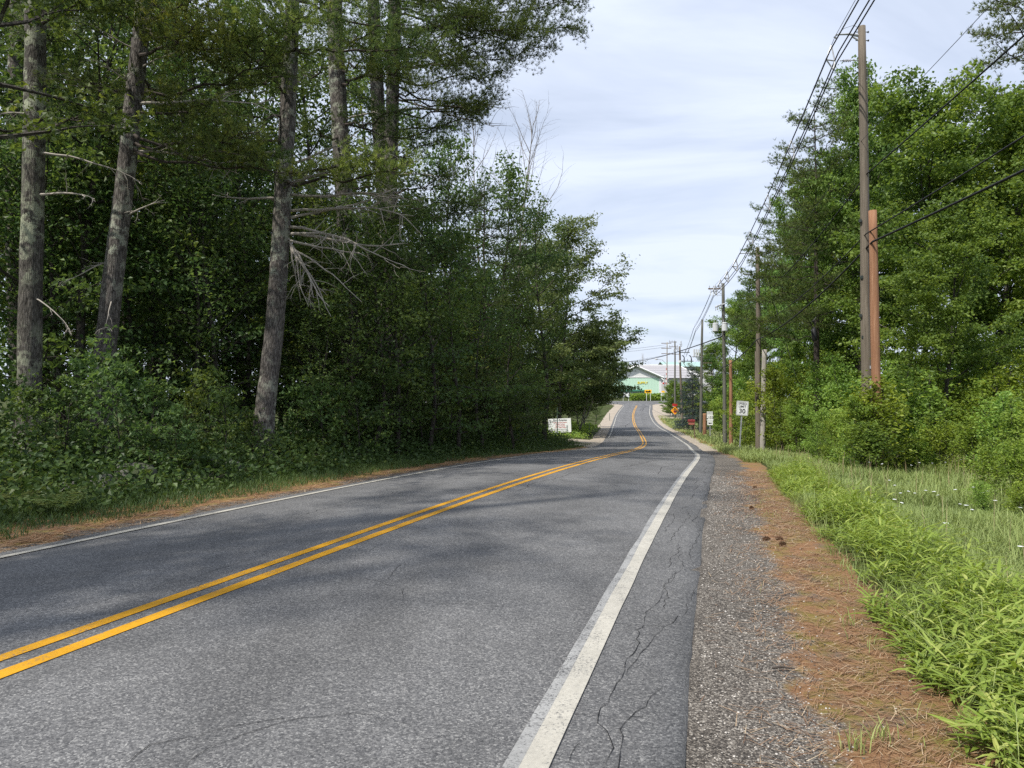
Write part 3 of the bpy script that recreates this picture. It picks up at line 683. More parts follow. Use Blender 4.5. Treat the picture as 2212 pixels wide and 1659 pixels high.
# telephone and supply cables lower down
def low(p1, f2, f3, f4, f5): return None
def zoff(i, dz, dx=.0): return poles[i][1] + np.array((dx, -.05, dz))
cp = [
    ('telephone_cable', 'thin wire crossing the sky above the maples to the nearest pole', (2150, 0, 13.45), (1861, 304, 21.1), -3.2, .007, 'wire'),
    ('telephone_cable', 'dark cable rising steeply across the maples from the nearest pole', (2212, 77, 13.1), (1873, 375, 21.05), -4.4, .02, 'rubber'),
    ('telephone_cable', 'upper of the two long black cables meeting the reddish stub', (2212, 294, 13.3), (1871, 505, 20.95), -5.6, .018, 'rubber'),
    ('telephone_cable', 'thickest black cable, lowest, meeting the reddish stub', (2212, 368, 14.2), (1885, 522, 20.5), -6.2, .03, 'rubber'),
]
for k, (nm, lb, a_, c_, dz, r, mt) in enumerate(cp):
    A = at(*a_); C_ = at(*c_); d = A - C_; B0 = C_ + d * 3.6; B0[2] = C_[2] + .25
    # leave the frame where the photograph shows it, then on to the pole behind the camera
    pts = [B0, A, C_, zoff(1, dz + 1.6 - .3 * k, -.14), zoff(2, dz + .6 - .4 * k, -.14), zoff(3, dz - .4 - .3 * k, -.14), zoff(4, -5.5 - .2 * k, -.12)]
    P = [B0, A]
    b = MB(); out = [B0, A]
    for q0, q1, sg in ((A, C_, .002), (C_, pts[3], .018), (pts[3], pts[4], .015), (pts[4], pts[5], .015), (pts[5], pts[6], .015)):
        L_ = np.linalg.norm(q1 - q0)
        for u in np.linspace(0, 1, 10)[1:]:
            p = q0 + (q1 - q0) * u; p[2] -= 4 * sg * L_ * u * (1 - u); out.append(p)
    b.tube(out, r, 6); tag(b.build(nm, M[mt], smooth=True), lb, 'cable', gw)
# black splice case hanging from the lowest cable
q = at(1757, 698, 30)
sc_ = thing('splice_case', 'black cylindrical splice case hanging on the cable right of the bare pole', 'splice case', q)
b = MB(); b.tube([(.0, 0, -.22), (.01, 0, -.26), (.05, 0, -.72), (.06, 0, -.76)], [.06, .1, .105, .07], 12); b.build('case', M['rubber'], sc_, smooth=True)
b = MB(); b.tube([(-.02, 0, -.2), (-.12, 0, -.05), (-.02, 0, .12), (.08, 0, -.05), (.02, 0, -.22)], .025, 6); b.tube([(.0, 0, .1), (.12, 0, .25)], .02, 5); b.build('cable_loop', M['rubber'], sc_)
b = MB(); b.tube([(-.12, 0, -.31), (.12, 0, -.31)], .012, 5); b.build('clamp_band', M['metal'], sc_)
# cables over the road at the junction
A = at(1560, 724, 57) 
for k, (p1, y1, p0_, y0, Y0, r, lb) in enumerate(((1330, 778, 1562, 726, 57, .05, 'thick cable swooping from the transformer pole to the left over the junction'),
        (1330, 757, 1441, 744, 184, .03, 'topmost of three thin wires running left from the junction lamp pole'),
        (1330, 762, 1441, 749, 184, .03, 'middle of three thin wires running left from the junction lamp pole'),
        (1330, 785, 1443, 766, 184, .03, 'lowest of three thin wires running left from the junction lamp pole'))):
    cable('junction_cable', [at(p0_, y0, Y0), at(p1, y1, 190)], r, M['rubber'], lb, 'cable', .008, gw, 14)
for p0_, y0, p1, y1, lb in ((1474, 780, 1514, 845, 'guy wire slanting right from the pole with switch arms'), (1470, 862, 1530, 790, 'thin stay rising right towards the pole beside the blue spruce')):
    cable('guy_wire', [at(p0_, y0, 97), at(p1, y1, 96)], .045, M['pole_grey'], lb, 'guy wire', 0, gw, 2)
cable('guy_wire', [at(1645, 560, 42), at(1742, 890, 40)], .012, M['wire'], 'thin guy wire slanting down right from the bare utility pole', 'guy wire', 0, gw, 3)

def rrect(w, h, r, n=4):
    P = []
    for cx_, cz_, a0 in ((w / 2 - r, h / 2 - r, 0), (-w / 2 + r, h / 2 - r, 90), (-w / 2 + r, -h / 2 + r, 180), (w / 2 - r, -h / 2 + r, 270)):
        for k in range(n + 1): a = math.radians(a0 + 90 * k / n); P.append((cx_ + r * math.cos(a), cz_ + r * math.sin(a)))
    return P
def plate(P, y0, y1, name, mat, parent, loc=(0, 0, 0)):
    n = len(P); b = MB(); V = [(x, y0, z) for x, z in P] + [(x, y1, z) for x, z in P]
    b.add(V, [(k, (k + 1) % n, n + (k + 1) % n, n + k) for k in range(n)], [(0, k + 1, k) for k in range(1, n - 1)] + [(n, n + k, n + k + 1) for k in range(1, n - 1)])
    return b.build(name, mat, parent, loc=loc)
def ring(P, w, y, name, mat, parent, loc):
    P = np.array(P); c = P.mean(0); m = np.abs(P).max(0); Q = P * (1 - w / m); n = len(P); b = MB()
    b.add([(x, y, z) for x, z in P] + [(x, y, z) for x, z in Q], [(k, (k + 1) % n, n + (k + 1) % n, n + k) for k in range(n)]); return b.build(name, mat, parent, loc=loc)
def upost(o, h, mat=None, w=.06):
    b = MB(); b.box((0, .03, h / 2 - .3), (w, .012, h + .6)); b.box((-w / 2, .045, h / 2 - .3), (.012, .035, h + .6)); b.box((w / 2, .045, h / 2 - .3), (.012, .035, h + .6)); return b.build('post', mat or M['metal'], o)

# speed limit sign, leaning a little to the right
Y = 37.6; p = at(1597, 950, Y); z = gz(p[0], Y); tp = at(1602, 866, Y)[2] - z
o = thing('speed_limit_sign', 'white speed limit 30 sign on a thin leaning metal post', 'road sign', (p[0], Y, z)); o.rotation_euler = (0, math.radians(4), math.radians(-6))
upost(o, tp - .05)
P = rrect(.61, .77, .05); bd = plate(P, -.008, .004, 'board', M['signwhite'], o, (0, 0, tp - .385))
ring(rrect(.565, .725, .035), .014, -.0105, 'border', M['black'], bd, (0, 0, 0))
for s_, sz, dz in (('SPEED', .165, .245), ('LIMIT', .165, .09), ('30', .34, -.16)):
    text('lettering', s_, sz, M['black'], bd, (0, -.012, dz), ex=.002)
# route marker
Y = 71; p = at(1534, 938, Y); z = gz(p[0], Y); tp = at(1534, 889, Y)[2] - z
o = thing('route_sign', 'white route 153 marker with an arrow plate on a post', 'road sign', (p[0], Y, z), math.radians(-5)); upost(o, tp)
bd = plate(rrect(.6, .3, .03), -.008, .004, 'direction_plate', M['signwhite'], o, (-.02, 0, tp - .15)); text('lettering', 'NORTH', .17, M['black'], bd, (0, -.012, 0), ex=.002)
bd = plate(rrect(.62, .6, .04), -.008, .004, 'number_plate', M['signwhite'], o, (0, 0, tp - .62)); text('lettering', '153', .36, M['black'], bd, (.07, -.012, .01), ex=.002)
plate([(-.3, -.16), (-.23, -.14), (-.2, -.02), (-.3, -.04)], -.012, -.009, 'profile_emblem', M['black'], bd)
bd = plate(rrect(.54, .4, .03), -.008, .004, 'arrow_plate', M['signwhite'], o, (0, 0, tp - 1.15))
plate([(-.2, 0), (-.08, .09), (-.08, .03), (.2, .03), (.2, -.03), (-.08, -.03), (-.08, -.09)][::-1], -.012, -.009, 'arrow', M['black'], bd)
# stop ahead sign
Y = 122; p = at(1458, 917, Y); z = gz(p[0], Y); cz = at(1458, 887, Y)[2] - z
o = thing('stop_ahead_sign', 'orange diamond stop ahead sign in front of the roadside bush', 'road sign', (p[0], Y, z)); upost(o, cz + .3, M['greenpost'], .08)
bd = plate([(.7, 0), (0, .7), (-.7, 0), (0, -.7)], -.01, .006, 'board', M['orange'], o, (0, 0, cz))
plate([(.24 * math.cos(math.radians(22.5 + 45 * k)), -.16 + .24 * math.sin(math.radians(22.5 + 45 * k))) for k in range(8)], -.016, -.012, 'stop_symbol', M['signred'], bd)
plate([(0, .52), (-.17, .3), (-.06, .3), (-.06, .14), (.06, .14), (.06, .3), (.17, .3)], -.016, -.012, 'arrow', M['black'], bd)
plate([(.42, -.1), (.42, .35), (-.42, .35), (-.42, -.1)], -.008, .004, 'flag_panel', M['signred'], o, (0, .02, cz + .85))
# two-way arrow sign
Y = 196; p0_ = at(1397, 862, Y); z = gz(p0_[0], Y); cz = at(1400, 845.5, Y)[2] - z
o = thing('arrow_sign', 'amber two-way arrow sign on two white posts at the junction', 'road sign', (at(1400, 850, Y)[0], Y, z))
for dx in (-.45, .65):
    b = MB(); b.box((dx, .05, cz / 2 - .2), (.1, .06, cz + .6)); b.build('post', M['signwhite'], o)
bd = plate(rrect(1.9, .95, .06), -.012, .006, 'board', M['amber'], o, (0, 0, cz))
plate([(-.8, 0), (-.45, .3), (-.45, .1), (.45, .1), (.45, .3), (.8, 0), (.45, -.3), (.45, -.1), (-.45, -.1), (-.45, -.3)][::-1], -.018, -.014, 'arrow', M['black'], bd)
# white board at the wood's edge
Y = 62; p = at(1210, 930, Y); z = gz(p[0], Y); t0 = at(1210, 904, Y)[2]; b0 = at(1210, 934, Y)[2]
o = thing('notice_board', 'white notice board with black and red lettering by the left drive', 'sign board', (p[0], Y, z)); o.rotation_euler = (0, math.radians(-2.5), math.radians(-12))
H_ = t0 - b0; mid = (t0 + b0) / 2 - z
bd = plate(rrect(2.0, H_, .05), -.01, .01, 'board', M['signwhite'], o, (0, 0, mid))
for dx in (-.9, .9):
    b = MB(); b.box((dx, .06, mid / 2 - .2), (.07, .07, mid + H_ + .3)); b.build('post', M['post'], o)
for s_, sz, dz, mt in (('Pine Estates', .25, .43, 'black'), ('Family Camping Resort', .13, .24, 'signred'), ('Quality Listings', .13, .1, 'signred'), ('Rental & Resales', .13, -.04, 'signred'), ('Call or Main Office', .13, -.18, 'signred'), ('for rental and seasonal sites', .09, -.32, 'black'), ('Open Daily Call For Season', .13, -.47, 'black')):
    text('lettering', s_, sz, M[mt], bd, (.05, -.014, dz * H_ / 1.15), ex=.002)
p2 = at(1204, 940, 61); z2 = gz(p2[0], 61)
sp_ = thing('sign_post', 'green steel post standing bare in front of the white board', 'post', (p2[0], 61, z2)); upost(sp_, at(1204, 880, 61)[2] - z2, M['greenpost'], .07)
p2 = at(1273, 938, 70); z2 = gz(p2[0], 70)
sp_ = thing('marker_stake', 'thin grey stake in the grass right of the white board', 'post', (p2[0], 70, z2)); upost(sp_, 1.2, M['greenpost'], .05)
p2 = at(1317, 905, 118); z2 = gz(p2[0], 118)
sp_ = thing('marker_stake', 'thin dark stake on the sandy verge left of the road', 'post', (p2[0], 118, z2)); upost(sp_, 1.3, M['greenpost'], .07)
# mailbox with a newspaper box
Y = 66; p = at(1499, 944, Y); z = gz(p[0], Y); tz_ = at(1495, 906, Y)[2] - z
o = thing('mailbox', 'maroon mailbox with a faded red paper box on a wooden post', 'mailbox', (p[0], Y, z))
b = MB(); b.box((.05, 0, (tz_ - .3) / 2 - .2), (.09, .09, tz_ + .1)); b.box((-.22, 0, tz_ - .26), (.62, .08, .06)); b.build('post', M['post'], o)
b = MB(); n = 9; a = np.linspace(0, np.pi, n); prof = np.concatenate([[(-.1, -.12)], np.stack([-.1 * np.cos(a), .0 + .1 * np.sin(a)], -1), [(.1, -.12)]]); m_ = len(prof)
V = np.concatenate([np.stack([np.full(m_, x_), prof[:, 0], prof[:, 1]], -1) for x_ in (-.55, .08)]) + (0, 0, tz_ - .11)
b.add(V, [(k, (k + 1) % m_, m_ + (k + 1) % m_, m_ + k) for k in range(m_)], [(0, k, k + 1) for k in range(1, m_ - 1)] + [(m_, m_ + k + 1, m_ + k) for k in range(1, m_ - 1)])
bx_ = b.build('box', M['mailbox'], o)
b = MB(); b.box((-.2, -.11, tz_ - .02), (.03, .015, .16)); b.build('flag', M['signred'], bx_)
b = MB(); b.box((-.22, 0, tz_ - .38), (.52, .2, .17)); b.box((-.22, -.03, tz_ - .48), (.4, .14, .03)); b.build('paper_box', M['mailpale'], o)
# small far things at the junction
Y = 196
for px, py, w_, h_, lb in ((1352, 853, 1.9, 1.0, 'white lattice sign panel left of the hedge at the junction'), (1399 + 65 / 2.0, 851, 1.0, .8, 'small white sign at the right end of the hedge')):
    p = at(px, py, Y); z = gz(p[0], Y); hh = p[2] - z
    o = thing('small_sign', lb, 'sign', (p[0], Y, z)); 
    for dx in (-w_ * .4, w_ * .4):
        b = MB(); b.box((dx, .06, hh / 2), (.08, .08, hh + .3)); b.build('post', M['signwhite'], o)
    plate(rrect(w_, h_, .04), -.02, .02, 'board', M['signwhite'], o, (0, 0, hh))
# level crossing signal behind the bush
Y = 205; p = at(1436, 850, Y); z = gz(p[0], Y)
o = thing('crossing_signal', 'railway crossing signal with raised striped gate arm before the warehouse', 'crossing signal', (p[0], Y, z))
hh = at(1436, 837, Y)[2] - z; zt = at(1438, 795, Y)[2] - z
b = MB(); b.tube([(0, 0, 0), (0, 0, zt * .8)], .1, 8); b.build('mast', M['metal'], o)
for k in range(8):
    b = MB(); z0_ = hh + (zt - hh) * k / 8; b.tube([(.5, -.2, z0_), (.5, -.2, z0_ + (zt - hh) / 8)], .16, 6); b.build('gate_stripe', M['signred'] if k % 2 else M['signwhite'], o)
for sg in (-1, 1):
    b = MB(); zc = at(1434, 823, Y)[2] - z; b.box((0, -.2, zc), (2.6, .05, .3), R=[[math.cos(.7), 0, -sg * math.sin(.7)], [0, 1, 0], [sg * math.sin(.7), 0, math.cos(.7)]]); b.build('crossbuck_board', M['signwhite'], o)
for dx in (-.45, .45):
    b = MB(); zc = hh + 1.2; b.tube([(dx, -.2, zc), (dx, -.35, zc)], .28, 10); b.build('signal_lamp', M['signred'], o)
b = MB(); yz = at(1433, 848, Y)[2] - z; b.tube([(-.6, -.5, yz), (-.6, -.53, yz)], .55, 14); b.tube([(-.6, -.48, 0), (-.6, -.48, yz)], .05, 6); b.build('warning_disc', M['amber'], o)

# ------------------------------------------------------------------ plant builders
def leaves(mb, C, D, N, L, W, tint, fold=.12):
    """One folded rhombic blade per row: C base, D direction, N up."""
    D = nrm(D); S = nrm(np.cross(D, N)); U = np.cross(S, D); n = len(C)
    L = np.broadcast_to(L, (n,))[:, None]; W = np.broadcast_to(W, (n,))[:, None]
    m = C + D * L * .45
    V = np.stack([C, m + S * W * .5 + U * W * fold, C + D * L - U * L * .12, m - S * W * .5 + U * W * fold], 1)
    k = np.arange(n)[:, None] * 4
    mb.add(V, k + np.array([0, 1, 2, 3]), tint=np.clip(tint, 0, 1))
def lobed(mb, C, D, N, L, tint):
    """Maple-like leaf: three pointed lobes, six triangles."""
    D = nrm(D); S = nrm(np.cross(D, N)); U = np.cross(S, D); n = len(C); L = np.broadcast_to(L, (n,))[:, None]
    def P(a, c, u=0): return C + D * L * a + S * L * c + U * L * u
    V = np.stack([P(0, 0), P(.25, .55, .1), P(.42, .2, .04), P(1, 0, -.12), P(.42, -.2, .04), P(.25, -.55, .1)], 1)
    k = np.arange(n)[:, None] * 6
    t = np.concatenate([k + np.array(q) for q in ((0, 1, 2), (0, 2, 3), (0, 3, 4), (0, 4, 5))])
    mb.add(V, t=t, tint=np.tile(np.clip(tint, 0, 1), 4))
def rvec(r, n): return nrm(r.normal(size=(n, 3)))
def foliage(mb, r, A, T, per, L, W, sx=.25, sz=.1, lob=False, droop=.35):
    """per leaves round every anchor in a flat spray."""
    n = len(A) * per; C = np.repeat(A, per, 0) + r.normal(size=(n, 3)) * (sx, sx, sz)
    D = r.normal(size=(n, 3)) * (1, 1, .45) + (0, 0, -droop - .1); N = r.normal(size=(n, 3)) * .8 + (0, 0, .8)
    t = np.repeat(T, per) + r.normal(0, .12, n); s = .7 + .6 * r.random(n)
    if lob: lobed(mb, C, D, N, L * s, t)
    else: leaves(mb, C, D, N, L * s, W * s, t)
def limb_path(r, p, d, L, n=6, up=.0, wig=.12):
    P = [np.array(p, float)]; d = np.array(d, float)
    for k in range(n):
        d = d + r.normal(0, wig, 3) + (0, 0, up); d = d / np.linalg.norm(d); P.append(P[-1] + d * L / n)
    return np.array(P)
def along(P, u):
    k = min(int(u * (len(P) - 1)), len(P) - 2); f = u * (len(P) - 1) - k; return P[k] + (P[k + 1] - P[k]) * f, nrm(P[k + 1] - P[k])
def broadleaf(seed, H, R, cb, nl, per, L, W, r0=None, lean=(0, 0), lob=False, sub=7, up=.35, sx=.26, env_pow=.7, top=True, stems=1, sz=.1, el0=8, el1=62, droop=.35, low=.3):
    """Deciduous tree: trunk(s), limbs, branchlets; returns wood and leaf meshes."""
    r = np.random.default_rng(seed); wood = MB(); lf = MB(); A = []; T = []
    r0 = r0 or H * .011
    for st in range(stems):
        sl = np.array(lean) + (r.normal(0, .16, 2) if stems > 1 else 0)
        h = H * (1 if st == 0 else r.uniform(.75, .98))
        zs = np.linspace(-.3, h * .97, 10); tp = np.stack([sl[0] * zs + .03 * h * np.sin(zs / h * 4 + seed), sl[1] * zs + .03 * h * np.cos(zs / h * 3.3 + seed) - .03 * h, zs], -1)
        tp[:2, :2] *= .5
        wood.tube(tp, np.linspace(r0, r0 * .15, 10) / math.sqrt(stems), 8)
        m = max(3, nl // stems)
        for i in range(m):
            f = (i + r.random()) / m; t = cb + (1 - cb) * f
            p, d = along(tp, min(.995, t)); az = i * 2.4 + r.normal(0, .4) + st * 1.3
            env = R * max(low, math.sin(math.pi * min(1, max(0, .14 + .8 * f)))) ** env_pow
            el = math.radians(el0 + (el1 - el0) * f + r.normal(0, 8)); LL = env * r.uniform(.75, 1.12)
            P = limb_path(r, p, (math.cos(az) * math.cos(el), math.sin(az) * math.cos(el), math.sin(el)), LL, 6, up * .12, .1)
            wood.tube(P, np.linspace(r0 * .32 * (1 - .6 * f) + .006, .006, 7), 4, False)
            ct = r.uniform(.25, .75)
            for j in range(sub):
                u = .22 + .78 * (j + r.random()) / sub; q, d2 = along(P, min(u, .999)); sd = nrm(np.cross(d2, (0, 0, 1)) * (1 if j % 2 else -1) + d2 * .7 + r.normal(0, .3, 3) + (0, 0, .05))
                l2 = LL * .38 * (1.1 - .45 * u) * r.uniform(.7, 1.2); Q = limb_path(r, q, sd, l2, 4, .0, .14)
                wood.tube(Q, [.010, .007, .005, .004, .003], 3, False)
                for w in np.linspace(.3, 1, max(2, int(l2 / .22))):
                    a_, _ = along(Q, min(w, .999)); A.append(a_); T.append(ct + r.normal(0, .12))
            A.append(P[-1]); T.append(ct)
        if top:
            for k in range(10): A.append(tp[-1] + r.normal(0, .25, 3) * (1, 1, 1.4)); T.append(.6)
    A = np.array(A); T = np.array(T)
    # tint varies at random from limb to limb; stem tops get one fixed tint
    foliage(lf, r, A, T, per, L, W, sx, sz, lob, droop)
    return wood, lf
def tufts(mb, r, C, D, n=9, L=.115, w=.0075, tint=.5, spread=.55):
    N = len(C); c = np.repeat(C, n, 0); d = nrm(np.repeat(nrm(D), n, 0) + r.normal(0, spread, (N * n, 3)))
    s = nrm(np.cross(d, rvec(r, N * n))) * w * .5; LL = (L * (.75 + .5 * r.random(N * n)))[:, None]
    V = np.stack([c - s, c + s, c + d * LL], 1); k = np.arange(N * n)[:, None] * 3
    mb.add(V, t=k + np.array([0, 1, 2]), tint=np.clip(np.repeat(np.broadcast_to(tint, (N,)), n) + r.normal(0, .12, N * n), 0, 1))
def bough(wood, ned, r, p0, p1, width, sag=.06, r0=.05, start=.3, dens=1.6, tint=.45, n=13, thick=.22, L=.13, lat=.19, w=.013):
    """A pine bough: curved limb from p0 to p1, side shoots in a flat plate, needle tufts on the shoots."""
    p0 = np.array(p0, float); p1 = np.array(p1, float); LL = np.linalg.norm(p1 - p0); u = np.linspace(0, 1, 9)
    P = p0 + (p1 - p0) * u[:, None]; P[:, 2] -= 4 * sag * LL * u * (1 - u); P[1:-1] += r.normal(0, .02 * LL, (7, 3))
    wood.tube(P, np.linspace(r0, .008, 9), 6, False)
    C = []; D = []; T = []; k = 0; x = start
    while x < 1.0:
        q, d = along(P, min(x, .999)); side = nrm(np.cross(d, (0, 0, 1)))
        for sg in (-1, 1):
            f = (x - start) / (1 - start); l2 = width * (.35 + .9 * math.sin(math.pi * min(1, .2 + .72 * f))) * r.uniform(.6, 1.1)
            sd = nrm(side * sg + d * r.uniform(.5, 1.0) + np.array((0, 0, r.normal(.04, .12)))); Q = limb_path(r, q, sd, l2, 4, .05, .12)
            wood.tube(Q, [.012, .009, .007, .005, .003], 3, False)
            ct = tint + r.normal(0, .1); m = max(2, int(l2 / .085 * dens))
            for v in (np.arange(m) + r.random(m)) / m:
                if v < .25 and f < .5: continue
                a_, d3 = along(Q, min(v, .999)); C.append(a_ + r.normal(0, 1, 3) * (.08, .08, thick * .5)); D.append(d3 * .7 + (0, 0, .65) + r.normal(0, .35, 3)); T.append(ct)
        x += lat / LL * r.uniform(.8, 1.2)
    if C: tufts(ned, r, np.array(C), np.array(D), n, L, w, np.array(T))
def dead_branch(r, p, d, L, r0=.03, droop=-.04, twigs=10, wig=.09, depth=1):
    b = MB(); P = limb_path(r, p, d, L, 9, droop, wig); b.tube(P, np.linspace(r0, r0 * .2, 10), 6)
    for j in range(twigs):
        q, dd = along(P, r.uniform(.2, .98)); sd = nrm(dd * .8 + r.normal(0, .6, 3)); l2 = L * r.uniform(.12, .35); Q = limb_path(r, q, sd, l2, 5, droop * 1.2, .16); b.tube(Q, np.linspace(r0 * .35, .002, 6) , 4)
        for i in range(depth * 3):
            q2, d2 = along(Q, r.uniform(.2, .95)); b.tube(limb_path(r, q2, nrm(d2 + r.normal(0, .7, 3)), l2 * r.uniform(.2, .5), 3, droop, .2), [.004, .003, .002, .0012], 3, False)
    return b
def trunk_mesh(P, R, seed, n=22, m=60, rough=.05):
    """Bark-ridged trunk through the points P with radii R."""
    r = np.random.default_rng(seed); P = np.asarray(P, float); u = np.linspace(0, 1, len(P)); v = np.linspace(0, 1, m)
    Q = np.stack([np.interp(v, u, P[:, k]) for k in range(3)], -1)
    ker = np.hanning(9); ker /= ker.sum()
    for k in range(3): Q[:, k] = np.convolve(np.pad(Q[:, k], 4, mode='reflect', reflect_type='odd'), ker, 'valid')
    rad = np.interp(v, u, R); a = np.arange(n) * 2 * np.pi / n
    ridge = 1 + rough * (np.sin(a * 7 + 2 * np.sin(v * 9 + seed)[:, None]) * .4 + r.normal(0, .5, (m, n)))
    flare = 1 + .35 * np.exp(-np.clip(Q[:, 2] - Q[0, 2] - .4, 0, None) / .35)[:, None] * (1 + .25 * np.sin(a * 4 + seed))[None]
    RR = rad[:, None] * ridge * flare
    V = Q[:, None] + np.stack([RR * np.cos(a), RR * np.sin(a), 0 * RR], -1)
    i = np.arange(m - 1)[:, None] * n; j = np.arange(n)[None]
    b = MB(); b.add(V, np.stack([i + j, i + (j + 1) % n, i + n + (j + 1) % n, i + n + j], -1).reshape(-1, 4)); return b, Q
def tree(name, label, cat, wood, lf, matw, matl, loc, rz=0, group=None, wname='trunk'):
    t = thing(name, label, cat, loc, rz, group)
    if wood.n: wood.build(wname, matw, t)
    if lf.n: lf.build('crown', matl, t)
    return t

# ------------------------------------------------------------------ the pine wood on the left
R0 = np.random.default_rng(11)
def pine(name, label, Y, pts, radii, boughs, mat, seed, top=(), ntop=20, ztop=(10.2, 21), ltop=4.2, group='tall pines at the edge of the left wood', dead=()):
    """pts and boughs in photograph coordinates at depth Y; boughs: (px, py) on the trunk -> (px, py, depth), width, tint, start."""
    W3 = np.array([at(a_, b_, Y) for a_, b_ in pts]); base = W3[0].copy(); base[2] = gz(base[0], base[1]); W3[0, 2] = base[2] - .25
    r = np.random.default_rng(seed); t = thing(name, label, 'pine tree', base, 0, group)
    tb, Q = trunk_mesh(W3 - base, radii, seed); tb.build('trunk', mat, t, smooth=True)
    wood = MB(); ned = MB()
    for a_, e_, w_, ti, st in boughs:
        bough(wood, ned, r, at(a_[0], a_[1], Y) - base, at(*e_) - base, w_, .05, .045, st, 1.7, ti)
    for k in range(ntop):
        z = ztop[0] + (ztop[1] - ztop[0]) * (k + r.random()) / ntop; i = np.abs(Q[:, 2] + base[2] - z).argmin(); p = Q[i]
        az = k * 2.4 + r.normal(0, .3)
        if math.cos(az + 2.41) > .2 and r.random() < .85: continue
        LL = ltop * r.uniform(.7, 1.1) * (1.1 - .55 * k / ntop)
        bough(wood, ned, r, p, p + np.array((math.cos(az) * LL, math.sin(az) * LL, r.uniform(.1, .8))), 1.25, .05, .045, .25, 1.15, r.uniform(.35, .6), 8, .25, .15, .22, .02)
    wood.build('limbs', M['limb'], t); 
    if ned.n: ned.build('crown', M['needle'], t)
    for a_, d_, L_, r_, dr, tw in dead:
        p = at(a_[0], a_[1], Y) - base; dead_branch(r, p, d_, L_, r_ * 1.35, dr, tw).build('dead_branch', M['twig'], t)
    return t
# the tall lichened trunk in front, with its whorl of dead branches
dd = []
for px, py, dx, dy, dz, L_, tw in ((628, 395, 1, -.35, .12, 3.0, 12), (630, 420, 1, -.2, -.05, 3.3, 13), (628, 455, 1, -.45, .0, 3.4, 13), (629, 470, 1, -.1, .03, 2.9, 11), (627, 490, 1, -.3, -.12, 3.2, 12),
                                   (627, 505, 1, -.5, -.1, 2.9, 10), (626, 520, .8, -.5, -.35, 2.6, 9), (640, 505, 1, .1, -.06, 2.9, 10), (628, 380, .9, -.6, -.02, 2.5, 10), (626, 355, 1, -.2, .18, 2.4, 10),
                                   (600, 430, -.8, -.6, .0, 1.6, 6), (605, 330, -1, -.3, .1, 1.9, 7), (628, 530, .55, -.35, -.75, 2.4, 8)):
    dd.append(((px, py), (dx, dy, dz), L_, .03, -.02, tw))
for k in range(5): dd.append(((624 + k * 2, 515 + 6 * k), (.35 + .12 * k, -.3, -.95 + .1 * k), 1.7 + .22 * k, .022, -.06, 5))
pine('pine_tree', 'leaning lichen-spotted pine trunk with a whorl of bare dead branches', 18.5,
     [(562, 985), (575, 860), (590, 740), (600, 620), (607, 500), (612, 400), (622, 250), (628, 100), (634, -60), (640, -300), (648, -720)],
     [.275, .25, .24, .235, .225, .215, .205, .19, .17, .13, .06],
     [((624, 200), (470, 40, 15.6), 1.25, .72, .3), ((626, 150), (520, 60, 16), 1.0, .78, .35), ((622, 250), (480, 245, 17.3), .9, .6, .35), ((618, 300), (500, 300, 17.6), .8, .55, .35), ((627, 150), (530, 185, 17.0), 1.0, .7, .3), ((630, 80), (560, -30, 15.6), 1.2, .66, .2), ((632, 60), (720, -10, 16.5), 1.1, .6, .3),  # high tints put the sunlight on these boughs into the needle colour
      ((612, 385), (885, 348, 16.4), .85, .8, .42), ((612, 372), (800, 335, 16.2), .7, .85, .35), ((618, 320), (540, 330, 16.2), .9, .5, .3), ((626, 120), (640, 40, 15.2), 1.1, .7, .2)],
     M['bark'], 21, dead=dd, ztop=(10.5, 20))
b_ = pine('pine_tree', 'dark scaly pine trunk curving right, second large trunk from the left', 16.5,
     [(215, 1015), (224, 784), (243, 608), (267, 425), (286, 243), (313, 0), (330, -300), (348, -760)], [.25, .23, .22, .205, .195, .18, .15, .06],
     [((283, 285), (560, 285, 15), .9, .5, .3), ((272, 312), (645, 372, 15.6), .55, .42, .62), ((276, 300), (520, 335, 15.1), .8, .45, .4), ((300, 60), (470, 105, 15.6), 1.0, .6, .3), ((288, 235), (440, 225, 15.4), .9, .5, .3), ((300, 120), (425, 50, 14.9), 1.0, .6, .25), ((292, 200), (150, 160, 14.9), 1.0, .4, .25), ((306, 60), (220, -10, 15), 1.1, .5, .25), ((308, 40), (440, -20, 15.4), 1.1, .62, .2)],
     M['bark'], 22, ntop=18, ltop=3.4, ztop=(8.5, 20),
     dead=[((290, 225), (1, -.25, .0), 3.2, .03, -.02, 10), ((278, 330), (1, -.4, -.05), 3.0, .028, -.03, 10), ((285, 285), (-.9, -.4, .1), 1.8, .02, -.02, 7), ((262, 470), (.9, -.3, .25), 1.3, .02, -.02, 5), ((240, 640), (.3, -.6, -.5), 1.1, .014, -.08, 3), ((250, 560), (-.9, -.4, -.3), 1.3, .015, -.02, 5), ((300, 110), (-.6, -.7, .1), 1.5, .018, -.02, 9), ((296, 150), (.7, -.6, .2), 1.4, .018, -.02, 9), ((290, 180), (-.3, -.9, .1), 1.2, .016, -.03, 8)])
pine('pine_tree', 'thick pine trunk blotched with pale green lichen at the left edge', 15.5,
     [(62, 1030), (63, 900), (66, 650), (73, 360), (76, 200), (77, 0), (79, -300), (82, -800)], [.26, .235, .225, .215, .21, .2, .17, .06],
     [((77, 40), (190, -10, 14), 1.0, .45, .3), ((74, 260), (230, 240, 14.4), .8, .35, .4)], M['bark_lichen'], 23, ntop=14, ltop=3.6, ztop=(9.5, 20),
     dead=[((70, 420), (1, -.4, -.05), 1.9, .025, -.03, 6), ((75, 250), (-.8, -.5, .1), 1.2, .02, -.03, 5), ((72, 330), (1, -.1, .08), 2.4, .025, -.01, 7), ((66, 640), (.8, -.5, -.2), 1.5, .014, -.05, 4)])
